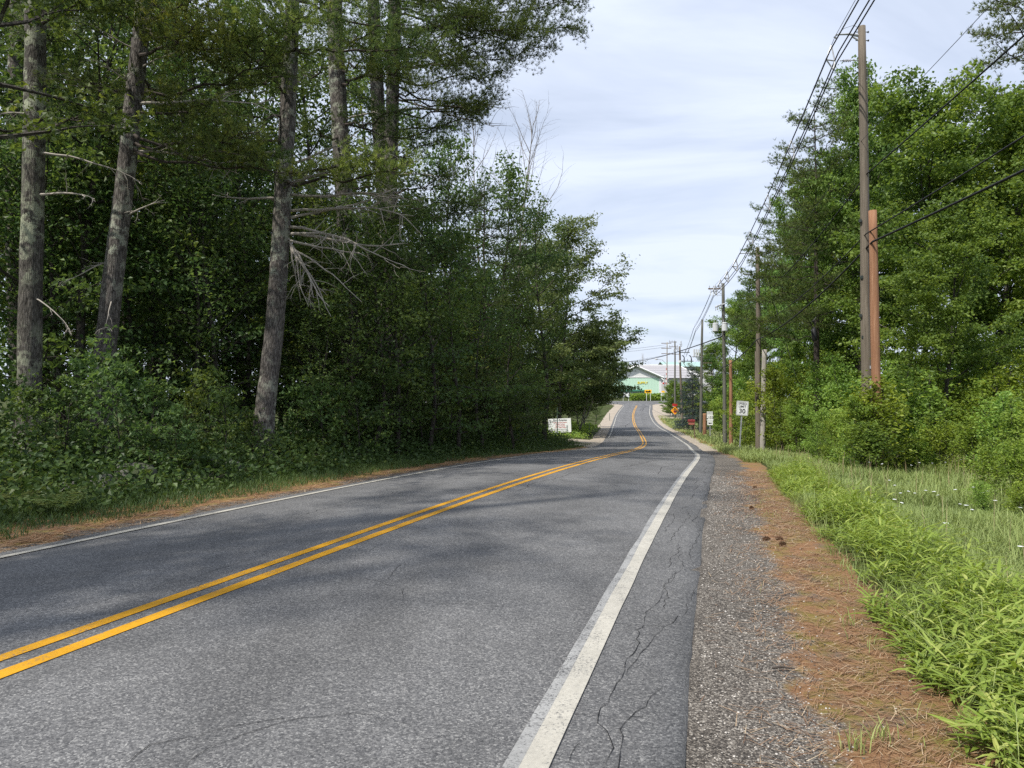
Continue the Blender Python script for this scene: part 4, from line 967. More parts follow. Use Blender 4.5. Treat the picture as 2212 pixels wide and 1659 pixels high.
pine('pine_tree', 'dark pine trunk directly behind the lichen-blotched one at the left edge', 20,
     [(52, 980), (40, 800), (33, 600), (31, 300), (38, 0), (42, -500)], [.24, .23, .22, .21, .19, .1], [((35, 120), (-60, 60, 18.5), 1.2, .4, .3)], M['bark'], 24, ntop=14, ltop=3.8, ztop=(8, 20))
pine('pine_tree', 'shaded pine trunk standing right behind the dead branches', 24,
     [(768, 990), (758, 780), (750, 600), (742, 400), (730, 200), (722, 0), (716, -250), (712, -560)], [.33, .3, .3, .29, .28, .26, .2, .07],
     [((732, 180), (888, 128, 21), 1.3, .66, .35), ((730, 150), (820, 90, 20.8), 1.2, .7, .35), ((726, 90), (850, 55, 21.5), 1.2, .55, .35), ((740, 300), (650, 265, 22), 1.2, .4, .35), ((738, 270), (850, 240, 21.5), 1.0, .4, .4), ((722, 20), (640, -40, 22), 1.3, .5, .3), ((722, 0), (800, -40, 22), 1.3, .5, .3), ((744, 430), (670, 395, 22.8), 1.0, .5, .3), ((743, 400), (840, 390, 22.3), 1.1, .55, .3), ((745, 480), (900, 450, 22), 1.3, .35, .4), ((748, 540), (880, 560, 22), 1.2, .3, .4)],  # the palest boughs here have sunlight painted in through their tint
     M['bark'], 25, ztop=(9, 21), ntop=20, dead=[((735, 260), (1, -.3, .1), 2.4, .03, -.02, 9), ((744, 420), (1, -.4, -.1), 2.8, .028, -.03, 9), ((728, 120), (.8, -.5, .4), 2.0, .03, 0, 6)])
E0 = pine('pine_tree', 'twin-stemmed tall pine whose boughs reach out over the road', 27,
     [(843, 980), (841, 800), (840, 600), (842, 400), (847, 250), (853, 0), (858, -350), (862, -620)], [.36, .32, .31, .28, .25, .24, .2, .07],
     [((849, 255), (1070, 208, 26), 1.2, .42, .45), ((850, 200), (1050, 230, 25.3), 1.1, .5, .45), ((851, 170), (1095, 150, 25.6), 1.3, .4, .35), ((852, 110), (1190, 98, 26.4), 1.5, .42, .3), ((853, 60), (1248, 62, 26), 1.6, .38, .25), ((853, 0), (1262, 5, 27), 1.6, .34, .25),
      ((854, 30), (1150, 60, 24.5), 1.6, .45, .25), ((855, -60), (1235, -45, 26), 1.8, .36, .25), ((857, -130), (1160, -120, 27), 1.8, .4, .25), ((850, 130), (1000, 130, 23.5), 1.4, .45, .3), ((853, 20), (1050, 25, 23.8), 1.6, .4, .25), ((849, 300), (965, 268, 26.5), 1.0, .36, .4), ((852, 60), (960, 60, 29.5), 1.5, .35, .25), ((853, 0), (1100, -10, 29), 1.6, .35, .25),
      ((850, 210), (930, 180, 25), .9, .48, .35), ((846, 420), (960, 380, 25.6), 1.2, .3, .35), ((843, 480), (1010, 440, 25.5), 1.3, .3, .35), ((842, 560), (960, 540, 25), 1.3, .28, .35)],
     M['bark'], 26, ztop=(12, 23), ntop=22, ltop=4.4, dead=[((850, 240), (1, -.2, .1), 4.0, .04, .02, 12), ((851, 150), (1, -.4, .05), 3.6, .04, .02, 12), ((842, 380), (1, -.5, -.1), 2.6, .03, -.03, 9), ((850, 215), (1, -.1, -.15), 4.2, .03, -.02, 14)])
# its second stem
Wp = np.array([at(a_, b2, 27.1) for a_, b2 in [(841, 700), (834, 560), (827, 400), (817, 250), (806, 0), (800, -300), (796, -560)]]) - np.array(E0.location)
tb, Q = trunk_mesh(Wp, [.2, .27, .27, .26, .23, .18, .07], 31, m=50); tb.build('second_stem', M['bark'], E0, smooth=True)
wood = MB(); ned = MB(); r = np.random.default_rng(33)
for a_, e_, w_ in (((812, 120), (700, 60, 25.5), 1.3), ((808, 20), (690, -20, 25), 1.4), ((815, 220), (740, 190, 26), 1.0), ((803, -100), (700, -140, 26), 1.5)):
    bough(wood, ned, r, at(a_[0], a_[1], 27) - np.array(E0.location), at(*e_) - np.array(E0.location), w_, .05, .04, .3, 1.6, .4)
wood.build('side_limbs', M['limb'], E0); ned.build('side_crown', M['needle'], E0)

def small_pine(seed, H, R, zb=.1, n=40, mat='needle', tint=.4, up=.1, cone=.9, r0=.12, nn=10, lat=.22, dens=1.2, w=.018, L=.14):
    r = np.random.default_rng(seed); wood = MB(); ned = MB(); tp = np.array([(0, 0, z) for z in np.linspace(-.3, H, 9)]) + r.normal(0, .03, (9, 3)) * (1, 1, 0)
    wood.tube(tp, np.linspace(r0, .015, 9), 8)
    for k in range(n):
        f = (k + r.random()) / n; z = H * (zb + (1 - zb) * f); az = k * 2.4 + r.normal(0, .3); LL = R * (1 - cone * f) * r.uniform(.75, 1.12) + .25
        p, _ = along(tp, z / H * .97); bough(wood, ned, r, p, p + np.array((math.cos(az) * LL, math.sin(az) * LL, LL * (up + .5 * f * up + r.normal(0, .06)))), .22 * LL + .25, .04, .03, .2, dens, tint, nn, .2, L, lat, w)
    return wood, ned
for s_, o_, rz, sc, lb in ((-4, -8.5, 1.0, 1.3, 'pine standing outside the picture to the left, shading the road'), (-9.5, -7.8, 2.0, 1.3, 'pine outside the picture behind the left edge')):
    p = road(s_, o_); dup(b_, (p[0], p[1], gz(p[0], p[1])), rz, sc, lb, 'tall pines at the edge of the left wood')
w1, l1 = small_pine(41, 12.6, 3.6, .1, 46, tint=.33, up=.06, cone=.62)
z = at(1045, 950, 34); sp0 = tree('pine_tree', 'dull green bushy pine with drooping boughs in the middle of the left wood', 'pine tree', w1, l1, M['limb'], M['needle'], (z[0], 34, gz(z[0], 34)))
for px, Y, sc, rz, lb in ((930, 39, 1.1, 1.3, 'second bushy pine, darker, left of the dull green one'), (700, 36, 1.15, 2.6, 'bushy pine in the gloom behind the dead branches'), (420, 30, 1.15, 4.0, 'bushy pine deep between the two big scaly trunks')):
    p = at(px, 950, Y); dup(sp0, (p[0], Y, gz(p[0], Y)), rz, sc, lb, 'bushy pines inside the left wood')

# broadleaf trees: a few grown kinds, then copies that share them
def kind(name, seed, mw, ml, **k):
    w_, l_ = broadleaf(seed, **k); return (w_.mesh(name + '_wood', M[mw]), l_.mesh(name + '_leaves', M[ml]))
def put(k, name, label, cat, x, y, rz=0, sc=1.0, group=None, dz=0, ml=None):
    t = thing(name, label, cat, (x, y, gz(x, y) + dz), rz, group); t.scale = (sc,) * 3 if np.isscalar(sc) else sc
    for nm, me in zip(('trunk', 'crown'), k):
        o = bpy.data.objects.new(nm, me); COL.objects.link(o); o.parent = t
        if ml and nm == 'crown':
            o.material_slots[0].link = 'OBJECT'; o.material_slots[0].material = M[ml]
    return t
U = [kind('understory', 50 + k, 'bark_thin', 'under', H=8, R=2.5, cb=.1, nl=20, per=11, L=.135, W=.085, sub=6, up=.3, sz=.07) for k in range(4)]
TL = [kind('tall_broadleaf', 60 + k, 'bark_thin', 'under', H=14, R=3.3, cb=.28, nl=26, per=12, L=.15, W=.095, sub=7, up=.4) for k in range(3)]
SP = [kind('sapling', 70 + k, 'bark_thin', 'under', H=2.3, R=.95, cb=.15, nl=11, per=7, L=.13, W=.1, sub=4, lob=True, sx=.14, sz=.06) for k in range(3)]
grp = 'leafy trees that fill the inside of the left wood'
gl = ['slender leafy tree standing in the gloom of the left wood', 'low-branched young tree filling the left wood between the pine trunks', 'taller leafy tree far back in the left wood']
cnt = 0
def blocked(px, Y, rad):
    """keeps the big trunks in view: nothing bulky in front of them"""
    w = rad / Y * 1533
    for lo, hi, yy in ((535, 690, 19), (205, 320, 17), (30, 110, 16)):
        if Y < yy and px + w > lo and px - w < hi: return True
    return False
for (oo, s0, s1, ds, kinds, sc0, sc1, li) in ((-12.5, 13, 30, 2.3, U, .75, 1.0, 1), (-9.5, 26, 76, 2.2, U, .8, 1.15, 1), (-14.5, 14, 80, 2.6, U, 1.0, 1.35, 1), (-18, 15, 80, 3.2, TL, .75, 1.0, 0), (-23, 15, 85, 4.0, TL, .9, 1.1, 2), (-29, 18, 95, 5.0, U, 1.2, 1.6, 1), (-31, 20, 100, 6.5, TL, .9, 1.15, 2)):
    for s_ in np.arange(s0, s1, ds):
        p = road(s_ + R0.normal(0, .7), oo + R0.normal(0, 1.0)); px = 1106 + p[0] / p[1] * 1533.7
        if px < -350: continue
        if 40 < s_ < 70 and oo > -16 and px > 1110: continue
        if blocked(px, p[1], 1.6): continue
        k = kinds[cnt % len(kinds)]; cnt += 1
        put(k, 'leafy_tree', gl[li], 'tree', p[0], p[1], R0.uniform(0, 6.28), R0.uniform(sc0, sc1), grp)
for px, Y, sc in ((705, 21, .55), (735, 21.5, .75), (800, 22, .85), (860, 23.5, .95), (925, 25, 1.0), (985, 27, 1.0), (680, 22.5, .8), (770, 23, 1.0), (890, 26.5, 1.15), (1050, 29.5, .9), (1110, 33, .9), (660, 26, 1.1), (470, 21, 1.0), (500, 24, 1.2), (400, 20, .95), (350, 22, 1.15), (150, 19.5, 1.1), (130, 23, 1.35), (20, 19, 1.0)):
    p = at(px, 950, Y); put(U[cnt % 4], 'leafy_tree', gl[1], 'tree', p[0], Y, R0.uniform(0, 6.28), sc, grp); cnt += 1
for px, Y, sc in ((150, 24, 1.2), (260, 27, 1.25), (380, 25, 1.1), (480, 30, 1.3), (60, 22, 1.15), (690, 32, 1.25), (560, 34, 1.35), (330, 33, 1.4), (780, 36, 1.3)):
    p = at(px, 950, Y); put(TL[cnt % 3], 'leafy_tree', gl[2], 'tree', p[0], Y, R0.uniform(0, 6.28), sc, grp); cnt += 1
# leafy wall at the wood's edge
gs = 'young trees along the shaded edge of the left wood'
for s_ in np.arange(21, 50, 1.7):
    p = road(s_ + R0.normal(0, .4), -6.9 + R0.normal(0, .45)); px = 1106 + p[0] / p[1] * 1533.7
    if 500 < px < 640 and p[1] < 22: continue
    h_ = np.interp(s_, [21, 30, 50], [.28, .45, .6]) * R0.uniform(.8, 1.25)
    put(U[int(R0.integers(4))], 'young_tree', 'dark leafy young tree at the roadside edge of the left wood', 'young tree', p[0], p[1], R0.uniform(0, 6.28), (h_ * 1.25, h_ * 1.25, h_), gs)
gsp = 'broad-leaved saplings under the pine trunks'
for px, Y, sc in ((150, 13.2, .9), (250, 13.6, 1.05), (330, 14.5, .9), (420, 15.2, .85), (60, 12.6, .75), (480, 16.5, .9), (690, 19.5, 1.0), (770, 20.5, 1.1), (640, 20.5, .9), (205, 14.5, 1.15), (370, 13.6, .7), (530, 17.6, .6), (-50, 13, 1.1), (445, 17.5, 1.1)):
    p = at(px, 1000, Y); put(SP[int(R0.integers(3))], 'sapling', 'maple-leaved sapling in the undergrowth below the left pine trunks', 'sapling', p[0], Y, R0.uniform(0, 6.28), sc * .8, gsp)
# maple boughs that hang in at the top left
k = kind('overhang_maple', 81, 'bark_thin', 'under', H=12, R=3.4, cb=.5, nl=20, per=10, L=.13, W=.1, lob=True, sub=6, up=.1, sz=.07)
p = at(-60, 900, 12.5); put(k, 'maple_tree', 'maple whose leafy boughs hang in at the top left corner', 'maple tree', p[0], 12.5)
p = at(170, 900, 19); put(k, 'maple_tree', 'maple behind the two leftmost big trunks, leaves near their tops', 'maple tree', p[0], 19, 2.1, 1.05)

# trees at the far end of the wood
def bare_tree(seed, H, R):
    w_, _ = broadleaf(seed, H, R, .35, 30, 1, .1, .06, r0=.13, sub=8, up=.5, top=False, el0=25, el1=70); return w_
p = at(1140, 950, 46); t = thing('dead_tree', 'bare twiggy dead tree rising above the middle of the left wood', 'dead tree', (p[0], 46, gz(p[0], 46))); bare_tree(91, 21.5, 6.0).build('trunk', M['greytwig'], t)
p = at(1010, 950, 43); t = dup(t, (p[0], 48, gz(p[0], 48)), 1.4, 1.0, 'second bare tree with fine grey twigs, left of the first, beside the big pine')
kd = kind('dark_broadleaf', 92, 'bark_thin', 'under', H=14, R=3.6, cb=.15, nl=34, per=10, L=.17, W=.11, sub=7, up=.35)
for px, Y, sc, rz, lb in ((1085, 42, (1.1, 1.1, 1.14), 0, 'dark leafy tree below the bare dead tree'), (960, 45, (1.1, 1.1, 1.35), 1.2, 'dark leafy tree just right of the twin-stemmed pine'), (1165, 47, (1.0, 1.0, 1.1), 2.4, 'dark rounded tree between the bushy pine and the spreading tree'), (1060, 62, (1.1, 1.1, 1.0), 3.3, 'leafy tree deep behind the bushy pine, left of the notice board')):
    p = at(px, 950, Y); put(kd, 'leafy_tree', lb, 'tree', p[0], Y, rz, sc)
ks = kind('spreading', 93, 'bark_thin', 'dull', H=16.5, R=5.4, cb=.22, nl=38, per=16, L=.2, W=.12, sub=8, up=.2, sx=.35, sz=.06, el0=2, el1=55, low=.4)
p = at(1212, 950, 66); put(ks, 'alder_tree', 'airy spreading tree with feathery layered boughs reaching over the road', 'tree', p[0], 66, .4, 1.13)
kb = kind('drooping', 94, 'palebark', 'dull', H=9.8, R=5.4, cb=.3, nl=44, per=13, L=.24, W=.15, sub=8, up=-.02, stems=4, lean=(.16, 0), sx=.35, sz=.12, el0=6, el1=55, low=.6)
p = at(1253, 930, 72); put(kb, 'birch_tree', 'low many-stemmed tree with pale trunks overhanging the road by the notice board', 'tree', p[0], 72, .0)
p = at(1262, 930, 86); put(kb, 'birch_tree', 'overhanging tree farthest along the left side of the road', 'tree', p[0], 86, .5, (.8, .8, .82))
p = at(1150, 950, 76); put(ks, 'alder_tree', 'second airy tree, left of the spreading one, at the wood end', 'tree', p[0], 76, 3.0, 1.15)
p = at(1195, 930, 80); put(ks, 'alder_tree', 'leafy tree filling the gap above the pale trunks', 'tree', p[0], 80, 2.2, .62)
for px, Y, sc in ((1225, 84, .5), (1262, 90, .42), (1285, 96, .36), (1180, 66, .45), (1250, 80, .28), (1160, 64, .5)):
    p = at(px, 930, Y); put(kd, 'leafy_bush', 'rounded dark bush beneath the low overhanging trees left of the road', 'bush', p[0], Y, px * .1, (sc * 1.2, sc * 1.2, sc), 'bushes beneath the overhanging trees')

# ------------------------------------------------------------------ trees on the right
MP = [kind('maple', 100 + k, 'bark_thin', 'maple', H=14.5, R=4.6, cb=.1, nl=34, per=27, L=.155, W=.118, sub=8, up=.42, sx=.24, sz=.09, el0=10, el1=66, env_pow=.5) for k in range(2)]
for px, Y, sc, rz, i, lb in ((1985, 30, 1.0, 0, 0, 'broad light green maple behind the nearest utility pole'), (1845, 36, (.85, .85, 1.22), 1, 1, 'maple left of the nearest utility pole, wires crossing its crown'), (2170, 28, .9, 2, 1, 'maple at the right edge of the picture below the tall pine'),
        (2100, 36, 1.05, 3, 0, 'maple between the broad one and the right edge, farther back'), (1785, 44, (.75, .75, 1.15), 4, 0, 'maple rising behind the bare utility pole'), (2290, 31, 1.0, 5, 0, 'maple cut off by the right edge of the picture'),
        (1890, 42, 1.15, 2.5, 1, 'tall maple far back between the nearest pole and the pine top'), (1722, 54, (.85, .85, 1.05), .6, 1, 'maple above the speed limit sign, behind the reddish stub'), (1655, 64, 1.0, 1.9, 0, 'maple right of the transformer pole'), (1590, 80, .98, 2.7, 1, 'maple behind the transformer pole'), (1545, 92, .72, 3.4, 0, 'leftmost maple of the right side, beside the blue spruce'), (1640, 92, 1.0, 4.4, 1, 'maple far back between the transformer pole and the bare pole'), (2030, 24, .55, 1.1, 1, 'small maple right of the reddish leaning stub')):
    p = at(px, 900, Y); put(MP[i], 'maple_tree', lb, 'maple tree', p[0], Y, rz, sc)
w2, l2 = small_pine(111, 19, 4.0, .35, 44, tint=.5, up=.18, cone=.6, r0=.2, lat=.26, w=.022, L=.17)
def pine_r(px, Y, sc, rz, lb, first=[None]):
    p = at(px, 900, Y); loc = (p[0], Y, gz(p[0], Y))
    if first[0] is None: first[0] = tree('pine_tree', lb, 'pine tree', w2, l2, M['limb'], M['needle'], loc, rz); first[0].scale = (sc,) * 3
    else: dup(first[0], loc, rz, sc, lb)
pine_r(1850, 40, 1.13, 0, 'pine whose top shows left of the nearest utility pole')
pine_r(1766, 36, .95, 2, 'pine with boughs sticking out left of the maples by the wires')
pine_r(2240, 35, 1.28, 4, 'tall pine with layered boughs in the top right corner')
pine_r(1690, 60, 1.1, 5, 'pine behind the maples right of the transformer pole')
# thicket of young growth in front of the maples
YG = [kind('thicket', 120 + k, 'bark_thin', 'shrub', H=4.2, R=1.6, cb=.05, nl=26, per=13, L=.125, W=.075, sub=5, stems=3, up=.4, sx=.15, sz=.07) for k in range(2)]
gt = 'leafy young growth below the right-hand maples'
tl = ['yellow-green young tree in the thicket below the maples']
for px, Y, sc in ((1690, 41, 1.1), (1740, 38, 1.15), (1790, 34, 1.0), (1835, 30, .95), (1700, 46, 1.5), (1770, 43, 1.5), (1830, 37, 1.3), (1610, 52, .95), (1660, 50, 1.2), (1590, 62, 1.0), (1620, 60, 1.3), (1645, 58, 1.4), (1560, 74, .9), (1575, 80, 1.3), (1548, 82, 1.2), (1930, 27, .9), (2010, 27, .8), (2080, 26, .85), (2150, 25, .9), (2230, 24, .9), (1545, 94, 1.1), (1600, 70, 1.3), (1670, 47, .8), (1720, 36, .6)):
    p = at(px, 900, Y); put(YG[int(R0.integers(2))], 'young_tree', tl[0], 'young tree', p[0], Y, R0.uniform(0, 6.28), sc, gt)
# shrubs behind the meadow
SH = [kind('shrub', 130 + k, 'bark_thin', 'shrub', H=1.75, R=.85, cb=.02, nl=34, per=9, L=.1, W=.046, sub=4, stems=6, up=.6, sx=.1, sz=.09, el0=25, el1=75, low=.6, droop=-.1) for k in range(3)]
gsh = 'yellow-green shrubs behind the flowering meadow'
n_sh = 0
for px, Y, sc in ((1880, 19.2, 1.0), (1930, 18.6, 1.15), (1985, 18.0, 1.0), (2040, 17.2, 1.1), (2100, 16.2, 1.2), (2160, 15.4, 1.2), (2215, 14.4, 1.2), (1900, 22, 1.3), (1960, 21, 1.4), (2030, 20, 1.4), (2100, 19, 1.5), (2170, 18.5, 1.5), (2240, 17.5, 1.5), (1830, 23, 1.1), (1790, 26, 1.1), (1755, 29, 1.0), (1840, 26, 1.2),
                  (2190, 12.4, .95), (2140, 13.4, .95), (2250, 13, 1.2), (1720, 33, .95), (1690, 36, .9), (1980, 24, 1.6), (2070, 22, 1.6), (1660, 38, .8), (1640, 36, .6), (1860, 20.6, .8), (2290, 15.5, 1.4), (2205, 10.6, .62), (2120, 11.6, .5), (1770, 23, .55)):
    p = at(px, 950, Y); Y, sc = (Y * 1.25, sc * R0.uniform(.6, 1.05)) if Y > 14 else (Y, sc * .55); p = at(px, 950, Y); put(SH[n_sh % 3], 'shrub', 'yellow-green leafy shrub behind the meadow, one of the thicket on the right', 'shrub', p[0], Y, R0.uniform(0, 6.28), sc, gsh); n_sh += 1
for px, Y, sc in ((1800, 23.5, .75), (1835, 22.4, .95), (1858, 20.6, 1.0), (1896, 20.6, 1.35), (1938, 22, 1.2), (1975, 23, 1.4), (1770, 26, .9), (2035, 23.5, 1.05), (2110, 23.4, 1.25), (2180, 22.4, 1.0)):
    p = at(px, 950, Y); q_ = n_sh % 2; put(YG[q_] if q_ else SH[n_sh % 3], 'shrub', 'yellow-green shrub', 'shrub', p[0], Y, R0.uniform(0, 6.28), sc * (.5 if q_ else 1), gsh); n_sh += 1
dk = put(SH[1], 'shrub', 'darker green rounded shrub in the middle of the pale thicket', 'shrub', at(1872, 950, 19.8)[0], 19.8, 1.0, (1.2, 1.0, .72), ml='maple')
# blue spruce
w3, l3 = small_pine(140, 8.2, 2.7, .03, 60, tint=.5, up=-.12, cone=.92, r0=.12, lat=.3, w=.03, L=.2, nn=9, dens=1.1)
p = at(1497, 915, 88); tree('spruce_tree', 'blue-grey spruce beside the road, left of the maples', 'spruce tree', w3, l3, M['limb'], M['spruce'], (p[0], 88, gz(p[0], 88)))
p = at(1541, 900, 100); tree('spruce_tree', 'blue-grey spruce top showing between the two far poles', 'spruce tree', *small_pine(141, 11.5, 2.8, .2, 40, tint=.45, up=-.1, cone=.9, lat=.35, w=.03, L=.18, nn=6, dens=.7), M['limb'], M['spruce'], (p[0], 100, gz(p[0], 100)))
# big bush at the far bend and hedge at the junction
for px, Y, sc, lb in ((1455, 127, .98, 'large roadside bush behind the orange diamond sign'), (1448, 131, .85, 'bush on the far side of the orange diamond sign, left one'), (1470, 134, .9, 'bush before the warehouse, between two far poles'), (1488, 120, .95, 'bush between the pole with switch arms and the blue spruce')):
    p = at(px, 915, Y); put(MP[px % 2], 'roadside_bush', lb, 'bush', p[0], Y, px * .3, (sc * .55, sc * .55, sc * .44), ml='maple')
hd = MB(); r = np.random.default_rng(150); n = 2600
xs = r.uniform(at(1362, 860, 200)[0], at(1438, 860, 200)[0], n); ys = 200 + r.normal(0, .9, n); hz_ = ground(xs, ys) + r.random(n) ** .7 * 1.9
leaves(hd, np.stack([xs, ys, hz_], -1), r.normal(size=(n, 3)), r.normal(size=(n, 3)) + (0, 0, 1), .5, .32, .5 + r.normal(0, .2, n))
tag(hd.build('hedge', M['shrub']), 'clipped green hedge in front of the green store', 'hedge')
for px, Y, sc, i, lb in ((1378, 300, .62, 0, 'tree behind the left end of the warehouse roof'), (1452, 350, .75, 1, 'tree top above the warehouse ridge'), (1345, 250, .8, 0, 'tree left of the green store')):
    p = at(px, 860, Y); put(MP[i], 'maple_tree', lb, 'tree', p[0], Y, 1.0, sc)
p = at(1390, 860, 300); t = thing('dead_tree', 'pale bare tree behind the warehouse roof', 'dead tree', (p[0], 300, gz(p[0], 300))); bare_tree(95, 17.5, 5).build('trunk', M['palebark'], t)

# ------------------------------------------------------------------ grasses, flowers and litter
def blades(mb, r, B, h, w, az, bend, tint):
    """Curved tapering blades from the base points."""
    n = len(B); d = np.stack([np.cos(az), np.sin(az), 0 * az], -1); s = np.stack([-np.sin(az), np.cos(az), 0 * az], -1)
    h = h[:, None]; bend = bend[:, None]; w = w[:, None]
    def P(u): return B + d * h * bend * u ** 1.8 + np.array((0, 0, 1)) * h * (u - .35 * np.clip(bend, 0, 1.4) * u ** 2.2)
    V = np.stack([P(0) - s * w * .35, P(0) + s * w * .35, P(.4) - s * w * .5, P(.4) + s * w * .5, P(.75) - s * w * .35, P(.75) + s * w * .35, P(1.0)], 1)
    k = np.arange(n)[:, None] * 7
    mb.add(V, q=np.concatenate([k + np.array([0, 1, 3, 2]), k + np.array([2, 3, 5, 4])]), tint=np.tile(np.clip(tint, 0, 1), 2))
    mb.t.append((k + np.array([4, 5, 6])) + mb.n - len(V) * 7); mb.tc.append(np.clip(tint, 0, 1))
def scatter(r, n, s0, s1, o0, o1, pw=1.0):
    s = s0 + (s1 - s0) * r.random(n) ** pw; o = o0 + (o1 - o0) * r.random(n); P = road(s, o); x, y = P[:, 0], P[:, 1]
    return s, o, np.stack([x, y, ground(x, y)], -1)
def patch(x, y, f=1.0, ph=0.0): return np.sin(x * f * 1.1 + 2 * np.sin(y * f * .6 + ph)) * np.sin(y * f * .9 + 1.6 * np.sin(x * f * .7 + 1 + ph))
r = np.random.default_rng(201)
# fine meadow grass
mg = MB()
for n, s0, s1, o0, o1, hh, ww in ((56000, 3, 16, 5.5, 12, .36, .006), (42000, 12, 31, 5.2, 15, .4, .011), (18000, 26, 46, 4.6, 11, .45, .02), (4500, 2, 18, 5.0, 6.5, .36, .0055)):
    s, o, B = scatter(r, n, s0, s1, o0, o1, 1.2); pt = patch(B[:, 0], B[:, 1], .8)
    h = hh * (.75 + .4 * pt) * r.uniform(.5, 1.25, n); az = r.uniform(0, 6.28, n)
    blades(mg, r, B, np.clip(h, .1, None), ww * r.uniform(.7, 1.4, n), az, r.uniform(.3, 1.25, n), .38 + .16 * pt + r.normal(0, .11, n))
tag(mg.build('meadow_grass', M['grass']), kind='stuff')
# seed stalks
sg = MB(); s, o, B = scatter(r, 700, 5, 34, 5.8, 15, .9); h = r.uniform(.4, .75, len(B))
blades(sg, r, B, h, np.full(len(B), .004) + .0002 * B[:, 1], r.uniform(0, 6.28, len(B)), r.uniform(.05, .35, len(B)), r.uniform(.3, 1, len(B)))
tag(sg.build('dry_grass_stalks', M['straw']), kind='stuff')
# broad-leaved grass along the litter strip: leafy leaning stems
tg = MB(); st = MB()
for n, s0, s1, o0, o1, sc in ((2600, 1.2, 7.5, 4.95, 6.45, 1.0), (2300, 7, 20, 5.05, 6.1, 1.05)):
    s, o, B = scatter(r, n, s0, s1, o0, o1); keep = (o - o0) + .28 * patch(B[:, 0], B[:, 1], 2.6) + r.normal(0, .07, n) > .05
    keep &= (patch(B[:, 0], B[:, 1], 1.9, 2.0) + r.normal(0, .15, n) > -.5); B = B[keep]; o = o[keep]; n = len(B)
    H_ = np.clip(.17 + .42 * (o - o0), .17, .44) * r.uniform(.6, 1.2, n) * sc * (.86 + .3 * patch(B[:, 0], B[:, 1], 1.5, .7)); az = r.uniform(0, 6.28, n); out = r.random(n) < .55
    az = np.where(out, math.pi + r.normal(0, .9, n), az); ln = r.uniform(.15, .6, n)
    D = nrm(np.stack([np.cos(az) * ln, np.sin(az) * ln, np.ones(n)], -1)); ct = .5 + r.normal(0, .1, n) + .1 * patch(B[:, 0], B[:, 1], 1.3)
    A2 = B + D * H_[:, None]; sd = np.cross(D, nrm(r.normal(size=(n, 3)))) * .003
    k = np.arange(n)[:, None] * 4; st.add(np.stack([B - sd, B + sd, A2 + sd * .5, A2 - sd * .5], 1), k + np.array([0, 1, 2, 3]), tint=.4)
    for j in range(7):
        u = .22 + .78 * (j + .5 * r.random(n)) / 6.6; C = B + D * (H_ * np.minimum(u, 1))[:, None]; a2 = az + j * 2.7 + r.normal(0, .6, n)
        up = r.uniform(.15, .95, n) * (.5 + .5 * u); d = nrm(np.stack([np.cos(a2), np.sin(a2), up], -1)); Lf = r.gamma(9, .0165, n).clip(.06, .26) * (1.08 - .25 * u) * sc; Wf = np.clip(Lf * r.uniform(.1, .17, n), .006, .026)
        S = nrm(np.cross(d, (0, 0, 1))); N = np.cross(S, d); L2 = Lf[:, None]; W2 = Wf[:, None]; dr = r.uniform(.05, .45, n)[:, None]
        def P(v): return C + d * L2 * v - np.array((0, 0, 1)) * L2 * dr * v * v
        f = N * W2 * .22
        V = np.stack([C, P(.3) + S * W2 * .5 + f, P(.3), P(.3) - S * W2 * .5 + f, P(.65) + S * W2 * .36 + f, P(.65), P(.65) - S * W2 * .36 + f, P(1)], 1)
        k = np.arange(n)[:, None] * 8; t_ = np.clip(ct + .25 * (u - .6) + r.normal(0, .15, n) + (r.random(n) < .04) * .4, 0, 1)
        tg.add(V, q=np.concatenate([k + np.array(q) for q in ((1, 4, 5, 2), (2, 5, 6, 3))]), tint=np.tile(t_, 2))
        tg.t.append(np.concatenate([k + np.array(q) for q in ((0, 1, 2), (0, 2, 3), (4, 7, 5), (5, 7, 6))]) + tg.n - 8 * n); tg.tc.append(np.tile(t_, 4))
tgo = tag(tg.build('broad_bladed_grass', M['tallgrass']), kind='stuff'); tag(st.build('stems', M['tallgrass'], tgo), kind='stuff')
# sparse weeds and dead stalks on the litter strip, short grass along the far right verge
wd = MB(); s, o, B = scatter(r, 3200, 1.5, 20, 4.2, 5.4); keep = r.random(len(B)) < np.clip((o - 4.3), .06, 1) * (patch(B[:, 0], B[:, 1], 2.3, 1.0) > .1); B = B[keep]; n = len(B)
blades(wd, r, B + (0, 0, .03), r.uniform(.04, .13, n), np.full(n, .004), r.uniform(0, 6.28, n), r.uniform(.2, 1.2, n), r.uniform(.2, .8, n))
for cx_, cy2, m_ in ((at(1840, 1610, 3.3)[0], 3.25, 26), (at(1900, 1600, 3.35)[0], 3.35, 18), (at(1835, 1340, 5.1)[0], 5.1, 14)):
    B = np.stack([cx_ + r.normal(0, .035, m_), cy2 + r.normal(0, .03, m_), np.full(m_, gz(cx_, cy2) + .03)], -1); blades(wd, r, B, r.uniform(.06, .16, m_), np.full(m_, .006), r.uniform(0, 6.28, m_), r.uniform(.1, .8, m_), r.uniform(.4, .9, m_))
tag(wd.build('verge_weeds', M['grass']), kind='stuff')
fg = MB(); s, o, B = scatter(r, 9000, 36, 135, 4.4, 9.5); n = len(B)
blades(fg, r, B, r.uniform(.08, .3, n), np.full(n, .03) + .0003 * B[:, 1], r.uniform(0, 6.28, n), r.uniform(.2, .9, n), .55 + .2 * patch(B[:, 0], B[:, 1], .4) + r.normal(0, .12, n))
tag(fg.build('roadside_grass', M['grass']), kind='stuff')
